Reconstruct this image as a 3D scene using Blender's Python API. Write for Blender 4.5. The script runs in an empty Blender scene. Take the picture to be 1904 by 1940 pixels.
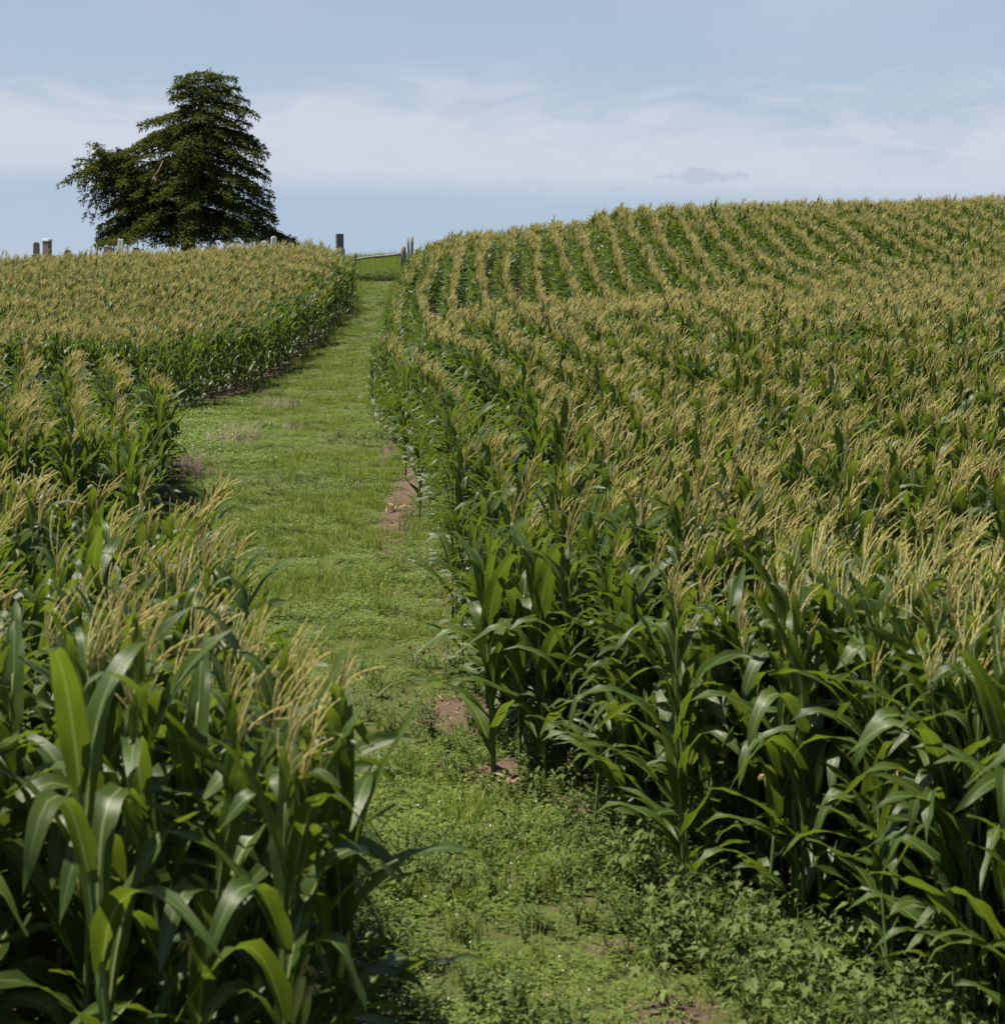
import bpy, math, random
import numpy as np
from mathutils import Matrix, Vector, Euler
R = math.radians
rng = np.random.default_rng(7)
random.seed(7)
S = bpy.context.scene
C = S.collection

# ------------------------------------------------------------------ camera, sky, sun, exposure
F = 3700.0            # focal length in units where the picture is 1904 wide, centre column 952, eye level at 520
cam_d = bpy.data.cameras.new('camera')
cam = bpy.data.objects.new('camera', cam_d); C.objects.link(cam)
cam_d.sensor_fit = 'HORIZONTAL'; cam_d.sensor_width = 36.0
cam_d.lens = 36.0 * F / 1904.0
cam_d.shift_y = -(970.0 - 520.0) / 1904.0
cam_d.clip_start = 0.1; cam_d.clip_end = 6000
cam.location = (0, 0, 0); cam.rotation_euler = (R(90), 0, 0)
cam_d.dof.use_dof = True; cam_d.dof.focus_distance = 46.0; cam_d.dof.aperture_fstop = 5.0
S.camera = cam

SUN_DIR = Vector((-0.38, -0.03, 0.92)).normalized()
sun_el = math.asin(SUN_DIR.z); sun_az = math.atan2(SUN_DIR.x, SUN_DIR.y)
sd = bpy.data.lights.new('sun', 'SUN'); sd.energy = 5.0; sd.angle = R(0.55); sd.color = (1.0, 0.93, 0.80)
so = bpy.data.objects.new('sun', sd); C.objects.link(so)
so.rotation_euler = SUN_DIR.to_track_quat('Z', 'Y').to_euler(); so.location = (-60, 20, 90)

world = bpy.data.worlds.new('World'); S.world = world; world.use_nodes = True
def build_world():
    nt = world.node_tree; nt.nodes.clear()
    N = nt.nodes.new; L = nt.links.new
    out = N('ShaderNodeOutputWorld'); bg = N('ShaderNodeBackground'); bg.inputs['Strength'].default_value = 0.068
    L(bg.outputs[0], out.inputs[0])
    sky = N('ShaderNodeTexSky'); sky.sky_type = 'NISHITA'; sky.sun_disc = False
    sky.sun_elevation = sun_el; sky.sun_rotation = sun_az % (2 * math.pi)
    sky.altitude = 300; sky.air_density = 1.0; sky.dust_density = 0.6; sky.ozone_density = 1.6
    tc = N('ShaderNodeTexCoord'); sep = N('ShaderNodeSeparateXYZ'); L(tc.outputs['Generated'], sep.inputs[0])
    def math_(op, a, b=None, c=None, clamp=False):
        m = N('ShaderNodeMath'); m.operation = op; m.use_clamp = clamp
        for i, v in enumerate((a, b, c)):
            if v is None: continue
            if isinstance(v, (int, float)): m.inputs[i].default_value = v
            else: L(v, m.inputs[i])
        return m.outputs[0]
    def smooth(x, a, b):
        m = N('ShaderNodeMapRange'); m.interpolation_type = 'SMOOTHSTEP'
        L(x, m.inputs['Value']); m.inputs['From Min'].default_value = a; m.inputs['From Max'].default_value = b
        return m.outputs[0]
    az = math_('ARCTAN2', sep.outputs['X'], sep.outputs['Y'])
    el = math_('ARCSINE', sep.outputs['Z'])
    def noise(sa, se, off, det, rough, dist=0.0):
        cb = N('ShaderNodeCombineXYZ'); L(math_('MULTIPLY', az, sa), cb.inputs[0]); L(math_('MULTIPLY', el, se), cb.inputs[1])
        cb.inputs[2].default_value = off
        n = N('ShaderNodeTexNoise'); L(cb.outputs[0], n.inputs['Vector']); n.inputs['Scale'].default_value = 1
        n.inputs['Detail'].default_value = det; n.inputs['Roughness'].default_value = rough; n.inputs['Distortion'].default_value = dist
        return n.outputs['Fac']
    nb = noise(7, 16, 3.3, 2, 0.5)           # broad shape of the band
    nf = noise(14, 50, 8.1, 8, 0.64, .7)    # wisps
    # the high thin cloud band: lower edge soft and nearly level, upper edge wispy
    low = math_('ADD', 0.047, math_('MULTIPLY', math_('ADD', az, 0.22), -0.028))
    lo_edge = smooth(math_('SUBTRACT', math_('ADD', el, math_('MULTIPLY', math_('SUBTRACT', nf, 0.5), 0.010)), low), -0.006, 0.014)
    up = math_('ADD', math_('ADD', 0.083, math_('MULTIPLY', math_('SUBTRACT', nb, 0.5), 0.085)), math_('MULTIPLY', math_('SUBTRACT', nf, 0.5), 0.10))
    hi_edge = smooth(math_('SUBTRACT', el, up), 0.028, -0.024)
    band = math_('MULTIPLY', lo_edge, hi_edge)
    fac1 = math_('MULTIPLY', band, math_('ADD', 0.62, math_('MULTIPLY', nf, 0.6)), clamp=True)
    # scattered faint cirrus higher up
    nh = noise(3.0, 7.0, 1.7, 5, 0.6, 0.5)
    fac2 = math_('MULTIPLY', smooth(nh, 0.48, 0.75), 0.35)
    fac = math_('MAXIMUM', fac1, fac2)
    mul = N('ShaderNodeMix'); mul.data_type = 'RGBA'; mul.blend_type = 'MULTIPLY'; mul.inputs['Factor'].default_value = 1
    veil = N('ShaderNodeMix'); veil.data_type = 'RGBA'   # thin high haze: evens the colour towards the horizon
    L(smooth(el, .35, -.02), veil.inputs['Factor']); L(sky.outputs[0], veil.inputs['A']); veil.inputs['B'].default_value = VEIL
    L(veil.outputs['Result'], mul.inputs['A']); mul.inputs['B'].default_value = SKY_TINT
    mx = N('ShaderNodeMix'); mx.data_type = 'RGBA'
    L(math_('MULTIPLY', fac, 0.85), mx.inputs['Factor']); L(mul.outputs['Result'], mx.inputs['A']); mx.inputs['B'].default_value = CLOUD
    # small grey-blue cloudlets low over the right-hand field
    prev = mx.outputs['Result']
    nc = noise(90, 220, 5.5, 6, 0.65)
    for (u, v, ru, rv, k) in ((1335, 333, 78, 15, .55), (1255, 335, 20, 6, .45), (1158, 356, 24, 7, .65)):
        dx = math_('DIVIDE', math_('SUBTRACT', az, math.atan((u - 952) / F)), ru / F)
        dy = math_('DIVIDE', math_('SUBTRACT', el, (520 - v) / F), rv / F)
        r2 = math_('ADD', math_('MULTIPLY', dx, dx), math_('MULTIPLY', dy, dy))
        m = smooth(math_('ADD', r2, math_('MULTIPLY', math_('SUBTRACT', nc, .5), 6.0)), 1.2, -.2)
        m2 = N('ShaderNodeMix'); m2.data_type = 'RGBA'
        L(math_('MULTIPLY', m, k), m2.inputs['Factor']); L(prev, m2.inputs['A']); m2.inputs['B'].default_value = CLOUDLET
        prev = m2.outputs['Result']
    L(prev, bg.inputs['Color'])
VEIL = (3.65, 5.3, 6.35, 1); SKY_TINT = (0.95, 0.84, 0.88, 1); CLOUD = (5.35, 5.65, 6.35, 1); CLOUDLET = (3.6, 4.15, 5.2, 1)
build_world()
S.view_settings.view_transform = 'Standard'; S.view_settings.look = 'None'
S.view_settings.exposure = 0.86; S.view_settings.gamma = 1.0; S.view_settings.use_curve_mapping = False
S.render.engine = 'CYCLES'
S.cycles.max_bounces = 6; S.cycles.transparent_max_bounces = 4; S.cycles.transmission_bounces = 4

# ------------------------------------------------------------------ terrain height
COL_U = np.array([-700, 0, 300, 600, 760, 900, 1080, 1170, 1300, 1600, 1904, 2600], float)
ROW_D = np.array([0, 2, 5, 9, 12.5, 17.5, 28, 38, 45, 58, 65, 75, 90, 100, 112, 125, 140, 160, 220, 400, 3000], float)
p_ = [-1.7, -1.8, -3.0, -3.9, -4.02, -4.05, -4.06, -3.95, -3.92, -3.9, -3.55, -2.9, -1.75, -1.2, -0.48, 0.17, 0.75, 1.4, 1.5, -3, -3]
def tail(*a): return p_[:5] + list(a)
TAB = np.array([
    tail(-4.05, -4.05, -4.05, -4.15, -4.3, -4.1, -3.7, -2.9, -2.4, -1.9, -1.4, -.9, -.5, -.6, -3, -3),
    tail(-4.05, -4.05, -4.0, -4.0, -4.1, -3.9, -3.3, -2.35, -1.8, -1.45, -1.0, -.5, -.2, -.3, -3, -3),
    tail(-4.05, -4.05, -4.0, -3.98, -4.0, -3.75, -3.05, -1.95, -1.35, -0.92, -0.4, 0.0, .5, .5, -3, -3),
    tail(-4.05, -4.05, -3.95, -3.92, -3.9, -3.6, -2.95, -1.75, -1.2, -0.62, 0.0, 0.55, 1.2, 1.3, -3, -3),
    p_,
    tail(-4.05, -3.98, -3.7, -3.35, -3.55, -3.4, -2.4, -1.0, -0.45, 0.0, 0.5, 0.8, 1.2, 1.2, -3, -3),
    tail(-4.05, -3.95, -3.6, -3.1, -3.3, -3.15, -2.0, -.45, 0.05, .6, .8, .6, .4, 0, -3, -3),
    tail(-4.05, -3.93, -3.55, -3.05, -3.25, -3.05, -1.9, -.05, 0.95, 1.4, 1.2, .6, .4, 0, -3, -3),
    tail(-4.05, -3.88, -3.5, -3.0, -3.15, -2.95, -1.7, 0.2, 1.1, 1.45, 1.2, .6, .4, 0, -3, -3),
    tail(-4.03, -3.8, -3.4, -3.0, -2.7, -2.35, -1.35, 0.4, 1.3, 1.7, 1.3, .6, .4, 0, -3, -3),
    tail(-4.0, -3.7, -3.25, -2.85, -2.4, -2.0, -1.0, 0.7, 1.5, 1.9, 1.4, .6, .4, 0, -3, -3),
    tail(-3.95, -3.6, -3.0, -2.6, -2.1, -1.7, -.6, 1.0, 1.9, 2.2, 1.6, .6, .4, 0, -3, -3)])
_s = (COL_U - 952) / F
def _pchip_cols():
    # monotone slopes along D for each column
    h = np.diff(ROW_D); d = np.diff(TAB, axis=1) / h
    m = np.zeros_like(TAB)
    m[:, 0] = d[:, 0]; m[:, -1] = d[:, -1]
    a, b = d[:, :-1], d[:, 1:]
    w1 = 2 * h[1:] + h[:-1]; w2 = h[1:] + 2 * h[:-1]
    with np.errstate(divide='ignore', invalid='ignore'):
        hm = (w1 + w2) / (w1 / a + w2 / b)
    m[:, 1:-1] = np.where(a * b > 0, hm, 0)
    return m
_M = _pchip_cols()
def height(x, y):
    x = np.atleast_1d(np.asarray(x, float)); y = np.atleast_1d(np.asarray(y, float))
    D = np.clip(y, 0, 2999)
    s = np.clip(x / np.maximum(D, 7.0), _s[0], _s[-1] - 1e-6)
    ci = np.clip(np.searchsorted(_s, s, side='right') - 1, 0, len(_s) - 2)
    ri = np.clip(np.searchsorted(ROW_D, D, side='right') - 1, 0, len(ROW_D) - 2)
    h = ROW_D[ri + 1] - ROW_D[ri]; t = (D - ROW_D[ri]) / h
    def at(c):
        y0, y1, m0, m1 = TAB[c, ri], TAB[c, ri + 1], _M[c, ri] * h, _M[c, ri + 1] * h
        return (2*t**3-3*t**2+1)*y0 + (t**3-2*t**2+t)*m0 + (-2*t**3+3*t**2)*y1 + (t**3-t**2)*m1
    w = (s - _s[ci]) / (_s[ci + 1] - _s[ci]); w = w * w * (3 - 2 * w)
    z = at(ci) * (1 - w) + at(ci + 1) * w
    z += 0.03 * np.sin(x * 1.7 + 0.6 * np.sin(y * .9)) * np.cos(y * 0.8 + 1.3 * np.sin(x * .5)) + 0.018 * np.sin(x * 4.1 + y * 2.3) * np.sin(y * 3.1 - x)
    return z
def hz(x, y): return float(height(x, y)[0])
def nse(x, y, s, o=0):   # cheap smooth noise in 0..1
    return .5 + .5 * np.sin(x * s + 1.3 * np.sin(y * s * .7 + o) + o) * np.cos(y * s * .8 + 1.7 * np.sin(x * s * .6 + 2 * o))
def unproj(u, v):
    """ground point seen at picture position (u, v)"""
    D = np.concatenate([np.arange(8, 30, .05), np.arange(30, 200, .2)])
    g = height((u - 952) / F * D, D); ray = (520 - v) / F * D
    hit = np.where(ray <= g)[0]
    d = D[hit[0]] if len(hit) else 160.0
    return (u - 952) / F * d, float(d)
def at(u, D):
    return (u - 952) / F * D

def curve(pts):
    P = np.array(pts, float); return lambda y: np.interp(y, P[:, 0], P[:, 1])
# field edges, x as a function of y
edge_right = curve([(0, 9), (7, 4.6), (9, 2.75), (9.8, 2.3), (11.2, 1.75), (13.2, .95), (14.5, .45), (16, .15), (20, -.1), (24, -.3), (28, -.6), (32.6, -1.05), (38, -1.6), (45, -2.45), (58, -3.45), (75, -4.3), (90, -4.5), (105, -4.7), (112, -4.4), (119, -4.1), (140, -4.0)])
row_right = curve([(0, 1.2), (16, .15), (20, -.1), (24, -.3), (28, -.6), (32.6, -1.05), (38, -1.6), (45, -2.45), (58, -3.45), (75, -4.3), (90, -4.5), (105, -4.7), (112, -4.4), (119, -4.1), (140, -4.0)])
edge_left_near = curve([(6, -.4), (8, -.72), (10, -1.08), (13, -1.6), (16, -2.05), (17.2, -2.4), (24, -4.3), (30, -5.5), (38.5, -6.75)])
edge_left_far = curve([(54, -10.2), (57, -9.2), (61, -8.3), (68, -7.6), (77, -7.2), (90, -7.1), (99, -7.85), (112, -9.75), (116, -10.4)])
def in_corn(x, y):
    r = (x > edge_right(y) - .05) & (y > 8) & (y < 119)
    l = (x < edge_left_near(y) + .3) & (y > 7) & (y < 38.8) & ~((y > 17) & (y < 23.6))
    f = (x < edge_left_far(y) - .1) & (y > 55.4) & (y < 116)
    return r | l | f

# ------------------------------------------------------------------ materials
def mat(name, build):
    m = bpy.data.materials.new(name); m.use_nodes = True
    nt = m.node_tree; nt.nodes.clear()
    out = nt.nodes.new('ShaderNodeOutputMaterial')
    build(nt, nt.nodes.new, nt.links.new, out)
    return m
def ramp(N, L, fac, stops):
    r = N('ShaderNodeValToRGB'); L(fac, r.inputs[0])
    e = r.color_ramp.elements
    while len(e) < len(stops): e.new(.5)
    for i, (p, c) in enumerate(stops):
        e[i].position = p; e[i].color = (*c, 1)
    return r.outputs[0]
def nz(N, L, scale, det=4, rough=.55, coord='Object', dist=0, vec=None):
    n = N('ShaderNodeTexNoise'); n.inputs['Scale'].default_value = scale
    n.inputs['Detail'].default_value = det; n.inputs['Roughness'].default_value = rough; n.inputs['Distortion'].default_value = dist
    if vec is None:
        tc = N('ShaderNodeTexCoord'); vec = tc.outputs[coord]
    L(vec, n.inputs['Vector']); return n.outputs['Fac']
def mixc(N, L, f, a, b, bt='MIX'):
    m = N('ShaderNodeMix'); m.data_type = 'RGBA'; m.blend_type = bt
    for k, v in (('Factor', f), ('A', a), ('B', b)):
        if isinstance(v, (int, float)): m.inputs[k].default_value = v
        elif isinstance(v, tuple): m.inputs[k].default_value = (*v, 1) if len(v) == 3 else v
        else: L(v, m.inputs[k])
    return m.outputs['Result']
def mth(N, L, op, a, b=0.0, clamp=False):
    m = N('ShaderNodeMath'); m.operation = op; m.use_clamp = clamp
    for i, v in enumerate((a, b)):
        if isinstance(v, (int, float)): m.inputs[i].default_value = v
        else: L(v, m.inputs[i])
    return m.outputs[0]
def plant_mat(name, dark, light, trans, tf, rough=.4, rib=None, spec=.5, tipc=None, dry=None, backrough=None):
    def b(nt, N, L, out):
        oi = N('ShaderNodeObjectInfo'); geo = N('ShaderNodeNewGeometry')
        n = nz(N, L, 1.3, 2, vec=geo.outputs['Position'])
        rnd = mth(N, L, 'ADD', mth(N, L, 'MULTIPLY', oi.outputs['Random'], .6), mth(N, L, 'MULTIPLY', n, .4))
        col = mixc(N, L, rnd, dark, light)
        isl = mth(N, L, 'ADD', mth(N, L, 'MULTIPLY', geo.outputs['Random Per Island'], .5), .75)
        cm = N('ShaderNodeCombineColor'); [L(isl, cm.inputs[i]) for i in range(3)]
        col = mixc(N, L, 1.0, col, cm.outputs[0], 'MULTIPLY')
        if dry:
            sel = N('ShaderNodeMapRange'); L(geo.outputs['Random Per Island'], sel.inputs['Value'])
            sel.inputs['From Min'].default_value = dry[1]; sel.inputs['From Max'].default_value = dry[1] + .04
            col = mixc(N, L, sel.outputs[0], col, dry[0])
        uv = N('ShaderNodeUVMap'); uv.uv_map = 'UVMap'; sp = N('ShaderNodeSeparateXYZ'); L(uv.outputs[0], sp.inputs[0])
        nrm = None
        if rib:
            d = mth(N, L, 'ABSOLUTE', mth(N, L, 'SUBTRACT', sp.outputs[0], .5))
            mr = N('ShaderNodeMapRange'); L(d, mr.inputs['Value'])
            mr.inputs['From Min'].default_value = .035; mr.inputs['From Max'].default_value = .065
            mr.inputs['To Min'].default_value = .85; mr.inputs['To Max'].default_value = 0
            fade = mth(N, L, 'SUBTRACT', 1.0, mth(N, L, 'MULTIPLY', sp.outputs[1], .8))
            col = mixc(N, L, mth(N, L, 'MULTIPLY', mr.outputs[0], fade), col, rib)
            w = N('ShaderNodeTexWave'); w.bands_direction = 'X'; w.inputs['Scale'].default_value = 4.0
            w.inputs['Distortion'].default_value = .4
            L(uv.outputs[0], w.inputs['Vector'])
            vv = mth(N, L, 'ADD', .88, mth(N, L, 'MULTIPLY', w.outputs['Fac'], .2))
            cv = N('ShaderNodeCombineColor'); [L(vv, cv.inputs[i]) for i in range(3)]
            col = mixc(N, L, 1.0, col, cv.outputs[0], 'MULTIPLY')
            bp = N('ShaderNodeBump'); bp.inputs['Strength'].default_value = .25; bp.inputs['Distance'].default_value = .003
            L(w.outputs['Fac'], bp.inputs['Height']); nrm = bp.outputs[0]
        if tipc:
            col = mixc(N, L, mth(N, L, 'POWER', sp.outputs[1], 3.0), col, tipc)
        p = N('ShaderNodeBsdfPrincipled'); L(col, p.inputs['Base Color']); p.inputs['Roughness'].default_value = rough
        p.inputs['Specular IOR Level'].default_value = spec
        if nrm: L(nrm, p.inputs['Normal'])
        if tf > 0:
            t = N('ShaderNodeBsdfTranslucent')
            L(mixc(N, L, 1.0, mixc(N, L, .5, col, trans), (1, 1, 1), 'MULTIPLY'), t.inputs['Color'])
            mx = N('ShaderNodeMixShader'); mx.inputs[0].default_value = tf
            L(p.outputs[0], mx.inputs[1]); L(t.outputs[0], mx.inputs[2]); L(mx.outputs[0], out.inputs[0])
        else: L(p.outputs[0], out.inputs[0])
    return mat(name, b)
M = {}
M['leaf'] = plant_mat('corn_leaf', (.028, .056, .008), (.068, .104, .016), (.28, .39, .02), .36, .40, rib=(.27, .33, .15), spec=.42, dry=((.22, .22, .05), .965))
M['stalk'] = plant_mat('corn_stalk', (.07, .12, .03), (.13, .17, .05), (.2, .3, .05), 0, .45)
M['tassel'] = plant_mat('corn_tassel', (.49, .41, .150), (.47, .455, .18), (.74, .67, .27), .36, .75, spec=.2)
M['clod'] = plant_mat('soil_clod', (.085, .058, .042), (.17, .12, .09), (.1, .1, .1), 0, .95, spec=.05)
M['husk'] = plant_mat('corn_husk', (.30, .32, .08), (.42, .42, .12), (.3, .35, .05), .1, .5)
M['silk'] = plant_mat('corn_silk', (.62, .52, .16), (.50, .36, .14), (.6, .5, .2), .25, .6)
M['deadleaf'] = plant_mat('dry_leaf', (.22, .15, .08), (.33, .24, .13), (.3, .2, .1), .15, .7)
M['grass'] = plant_mat('grass_blade', (.100, .162, .020), (.165, .220, .036), (.32, .42, .04), .33, .65, spec=.12, dry=((.34, .29, .13), .90))
M['clover'] = plant_mat('clover_leaf', (.105, .160, .028), (.165, .215, .048), (.28, .39, .06), .28, .6, spec=.15)
M['weed'] = plant_mat('weed_leaf', (.075, .122, .024), (.130, .172, .042), (.26, .36, .05), .28, .52, spec=.22, rib=(.14, .2, .08))
M['drygrass'] = plant_mat('dry_grass', (.27, .23, .15), (.40, .34, .24), (.3, .27, .17), .15, .8, spec=.1)
M['twig'] = plant_mat('dead_twig', (.15, .11, .09), (.26, .20, .17), (.1, .1, .1), 0, .85, spec=.1)
M['flower'] = plant_mat('clover_flower', (.60, .58, .50), (.72, .70, .62), (.6, .6, .5), .2, .7)
M['cedar'] = plant_mat('cedar_spray', (.030, .046, .008), (.062, .084, .014), (.16, .20, .02), .25, .75, spec=.04, dry=((.135, .145, .03), .60))
def bark(nt, N, L, out):
    n = nz(N, L, 6, 6, .65); n2 = nz(N, L, 1.2, 3)
    col = mixc(N, L, n, (.022, .017, .013), (.085, .066, .052)); p = N('ShaderNodeBsdfPrincipled')
    L(mixc(N, L, mth(N, L, 'MULTIPLY', n2, .4), col, (.05, .05, .045)), p.inputs['Base Color']); p.inputs['Roughness'].default_value = .9
    bp = N('ShaderNodeBump'); bp.inputs['Distance'].default_value = .04; L(n, bp.inputs['Height']); L(bp.outputs[0], p.inputs['Normal']); L(p.outputs[0], out.inputs[0])
M['bark'] = mat('cedar_bark', bark)
def stone_mat(name, a, b_, scale=9, rough=.75, streak=True):
    def b(nt, N, L, out):
        n = nz(N, L, scale, 6, .7); n2 = nz(N, L, 2.2, 4, .6, dist=.6)
        col = mixc(N, L, n, a, b_)
        if streak: col = mixc(N, L, mth(N, L, 'MULTIPLY', mth(N, L, 'SUBTRACT', n2, .45, True), 2.6, True), col, tuple(.45 * x for x in a))
        p = N('ShaderNodeBsdfPrincipled'); L(col, p.inputs['Base Color']); p.inputs['Roughness'].default_value = rough
        bp = N('ShaderNodeBump'); bp.inputs['Distance'].default_value = .015; bp.inputs['Strength'].default_value = .6
        L(n, bp.inputs['Height']); L(bp.outputs[0], p.inputs['Normal']); L(p.outputs[0], out.inputs[0])
    return mat(name, b)
M['marble'] = stone_mat('white_marble', (.68, .68, .66), (.80, .79, .76), streak=False)
M['limestone'] = stone_mat('pale_limestone', (.34, .33, .29), (.46, .44, .38))
M['redgranite'] = stone_mat('brown_granite', (.13, .095, .08), (.24, .18, .15), 14)
M['greygranite'] = stone_mat('grey_granite', (.085, .09, .095), (.17, .175, .18), 14)
M['blackgranite'] = stone_mat('black_granite', (.012, .014, .014), (.03, .032, .032), 14, .5)
M['pinkgranite'] = stone_mat('pink_granite', (.24, .175, .14), (.36, .27, .22), 14)
M['greystone'] = stone_mat('weathered_grey_stone', (.15, .14, .125), (.26, .25, .22), 8)
def wood(nt, N, L, out):
    tc = N('ShaderNodeTexCoord'); mp = N('ShaderNodeMapping'); L(tc.outputs['Object'], mp.inputs[0]); mp.inputs['Scale'].default_value = (9, 9, 1.6)
    n = nz(N, L, 2.5, 6, .65, vec=mp.outputs[0], dist=.5)
    col = ramp(N, L, n, [(.3, (.10, .092, .08)), (.55, (.22, .205, .18)), (.75, (.34, .32, .285))])
    p = N('ShaderNodeBsdfPrincipled'); L(col, p.inputs['Base Color']); p.inputs['Roughness'].default_value = .9
    bp = N('ShaderNodeBump'); bp.inputs['Distance'].default_value = .015; L(n, bp.inputs['Height']); L(bp.outputs[0], p.inputs['Normal']); L(p.outputs[0], out.inputs[0])
M['wood'] = mat('weathered_wood', wood)
def wire(nt, N, L, out):
    p = N('ShaderNodeBsdfPrincipled'); L(mixc(N, L, nz(N, L, 20), (.16, .14, .12), (.3, .28, .26)), p.inputs['Base Color'])
    p.inputs['Metallic'].default_value = .6; p.inputs['Roughness'].default_value = .6; L(p.outputs[0], out.inputs[0])
M['wire'] = mat('fence_wire', wire)
def ground_mat(nt, N, L, out):
    geo = N('ShaderNodeNewGeometry'); P = geo.outputs['Position']
    at_ = N('ShaderNodeAttribute'); at_.attribute_name = 'soil'
    big = nz(N, L, .35, 3, .5, vec=P); mid = nz(N, L, 2.2, 5, .6, vec=P); fine = nz(N, L, 26, 6, .7, vec=P); crumb = nz(N, L, 9, 5, .7, vec=P, dist=.5)
    soil = mixc(N, L, fine, (.075, .050, .036), (.165, .118, .090))
    soil = mixc(N, L, mth(N, L, 'MULTIPLY', crumb, .6), soil, (.145, .10, .075))
    green = mixc(N, L, mid, (.050, .075, .014), (.090, .108, .026))
    green = mixc(N, L, mth(N, L, 'MULTIPLY', fine, .55), green, (.10, .10, .045))
    f = mth(N, L, 'ADD', at_.outputs['Fac'], mth(N, L, 'MULTIPLY', mth(N, L, 'SUBTRACT', mid, .5), .9))
    f = mth(N, L, 'ADD', f, mth(N, L, 'MULTIPLY', mth(N, L, 'SUBTRACT', crumb, .5), .7))
    mr = N('ShaderNodeMapRange'); mr.interpolation_type = 'SMOOTHSTEP'; L(f, mr.inputs['Value']); mr.inputs['From Min'].default_value = .3; mr.inputs['From Max'].default_value = .72
    col = mixc(N, L, mr.outputs[0], green, soil)
    p = N('ShaderNodeBsdfPrincipled'); L(col, p.inputs['Base Color']); p.inputs['Roughness'].default_value = .95; p.inputs['Specular IOR Level'].default_value = .1
    bp = N('ShaderNodeBump'); bp.inputs['Distance'].default_value = .05; L(mth(N, L, 'ADD', mth(N, L, 'MULTIPLY', fine, .5), crumb), bp.inputs['Height'])
    L(bp.outputs[0], p.inputs['Normal']); L(p.outputs[0], out.inputs[0])
M['ground'] = mat('ground_soil_and_sward', ground_mat)

# ------------------------------------------------------------------ mesh building
class MB:
    def __init__(s): s.v = []; s.f = []; s.uv = []; s.m = []; s.n = 0
    def add(s, V, Fc, UV=None, mi=0, mtx=None):
        V = np.asarray(V, float)
        if mtx is not None:
            A = np.array(mtx); V = V @ A[:3, :3].T + A[:3, 3]
        s.v.append(V)
        if UV is None: UV = np.zeros((len(V), 2))
        s.uv.append(np.asarray(UV, float))
        for f in Fc: s.f.append(tuple(i + s.n for i in f)); s.m.append(mi)
        s.n += len(V)
    def mesh(s, name, mats, smooth=True):
        me = bpy.data.meshes.new(name)
        V = np.concatenate(s.v); UV = np.concatenate(s.uv)
        me.from_pydata(V.tolist(), [], s.f)
        for m in mats: me.materials.append(m)
        if len(mats) > 1: me.polygons.foreach_set('material_index', s.m)
        uvl = me.uv_layers.new(name='UVMap')
        li = np.zeros(len(me.loops), int); me.loops.foreach_get('vertex_index', li)
        uvl.data.foreach_set('uv', UV[li].ravel())
        if smooth: me.polygons.foreach_set('use_smooth', [True] * len(me.polygons))
        me.update(); return me
def T(x=0, y=0, z=0, rx=0, ry=0, rz=0, s=1):
    return Matrix.Translation((x, y, z)) @ Euler((rx, ry, rz)).to_matrix().to_4x4() @ Matrix.Scale(s, 4)
def tube(pts, rad, sides=5, mb=None, mi=0, mtx=None, cap=True):
    P = np.asarray(pts, float); n = len(P)
    rad = np.full(n, rad) if np.isscalar(rad) else np.asarray(rad, float)
    tn = np.gradient(P, axis=0); tn /= np.linalg.norm(tn, axis=1)[:, None] + 1e-12
    ref = np.array([0, 0, 1.]) if abs(tn[:, 2]).mean() < .8 else np.array([1., 0, 0])
    a = np.cross(tn, ref); a /= np.linalg.norm(a, axis=1)[:, None] + 1e-12; b = np.cross(tn, a)
    th = np.arange(sides) / sides * 2 * math.pi
    V = (P[:, None] + rad[:, None, None] * (np.cos(th)[None, :, None] * a[:, None] + np.sin(th)[None, :, None] * b[:, None])).reshape(-1, 3)
    Fc = [(i*sides+j, i*sides+(j+1) % sides, (i+1)*sides+(j+1) % sides, (i+1)*sides+j) for i in range(n-1) for j in range(sides)]
    if cap: Fc += [tuple(range(sides))[::-1], tuple((n-1)*sides + j for j in range(sides))]
    uv = np.repeat(np.stack([np.full(n, .2), np.linspace(0, 1, n)], 1), sides, axis=0)
    mb.add(V, Fc, uv, mi, mtx)
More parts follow.
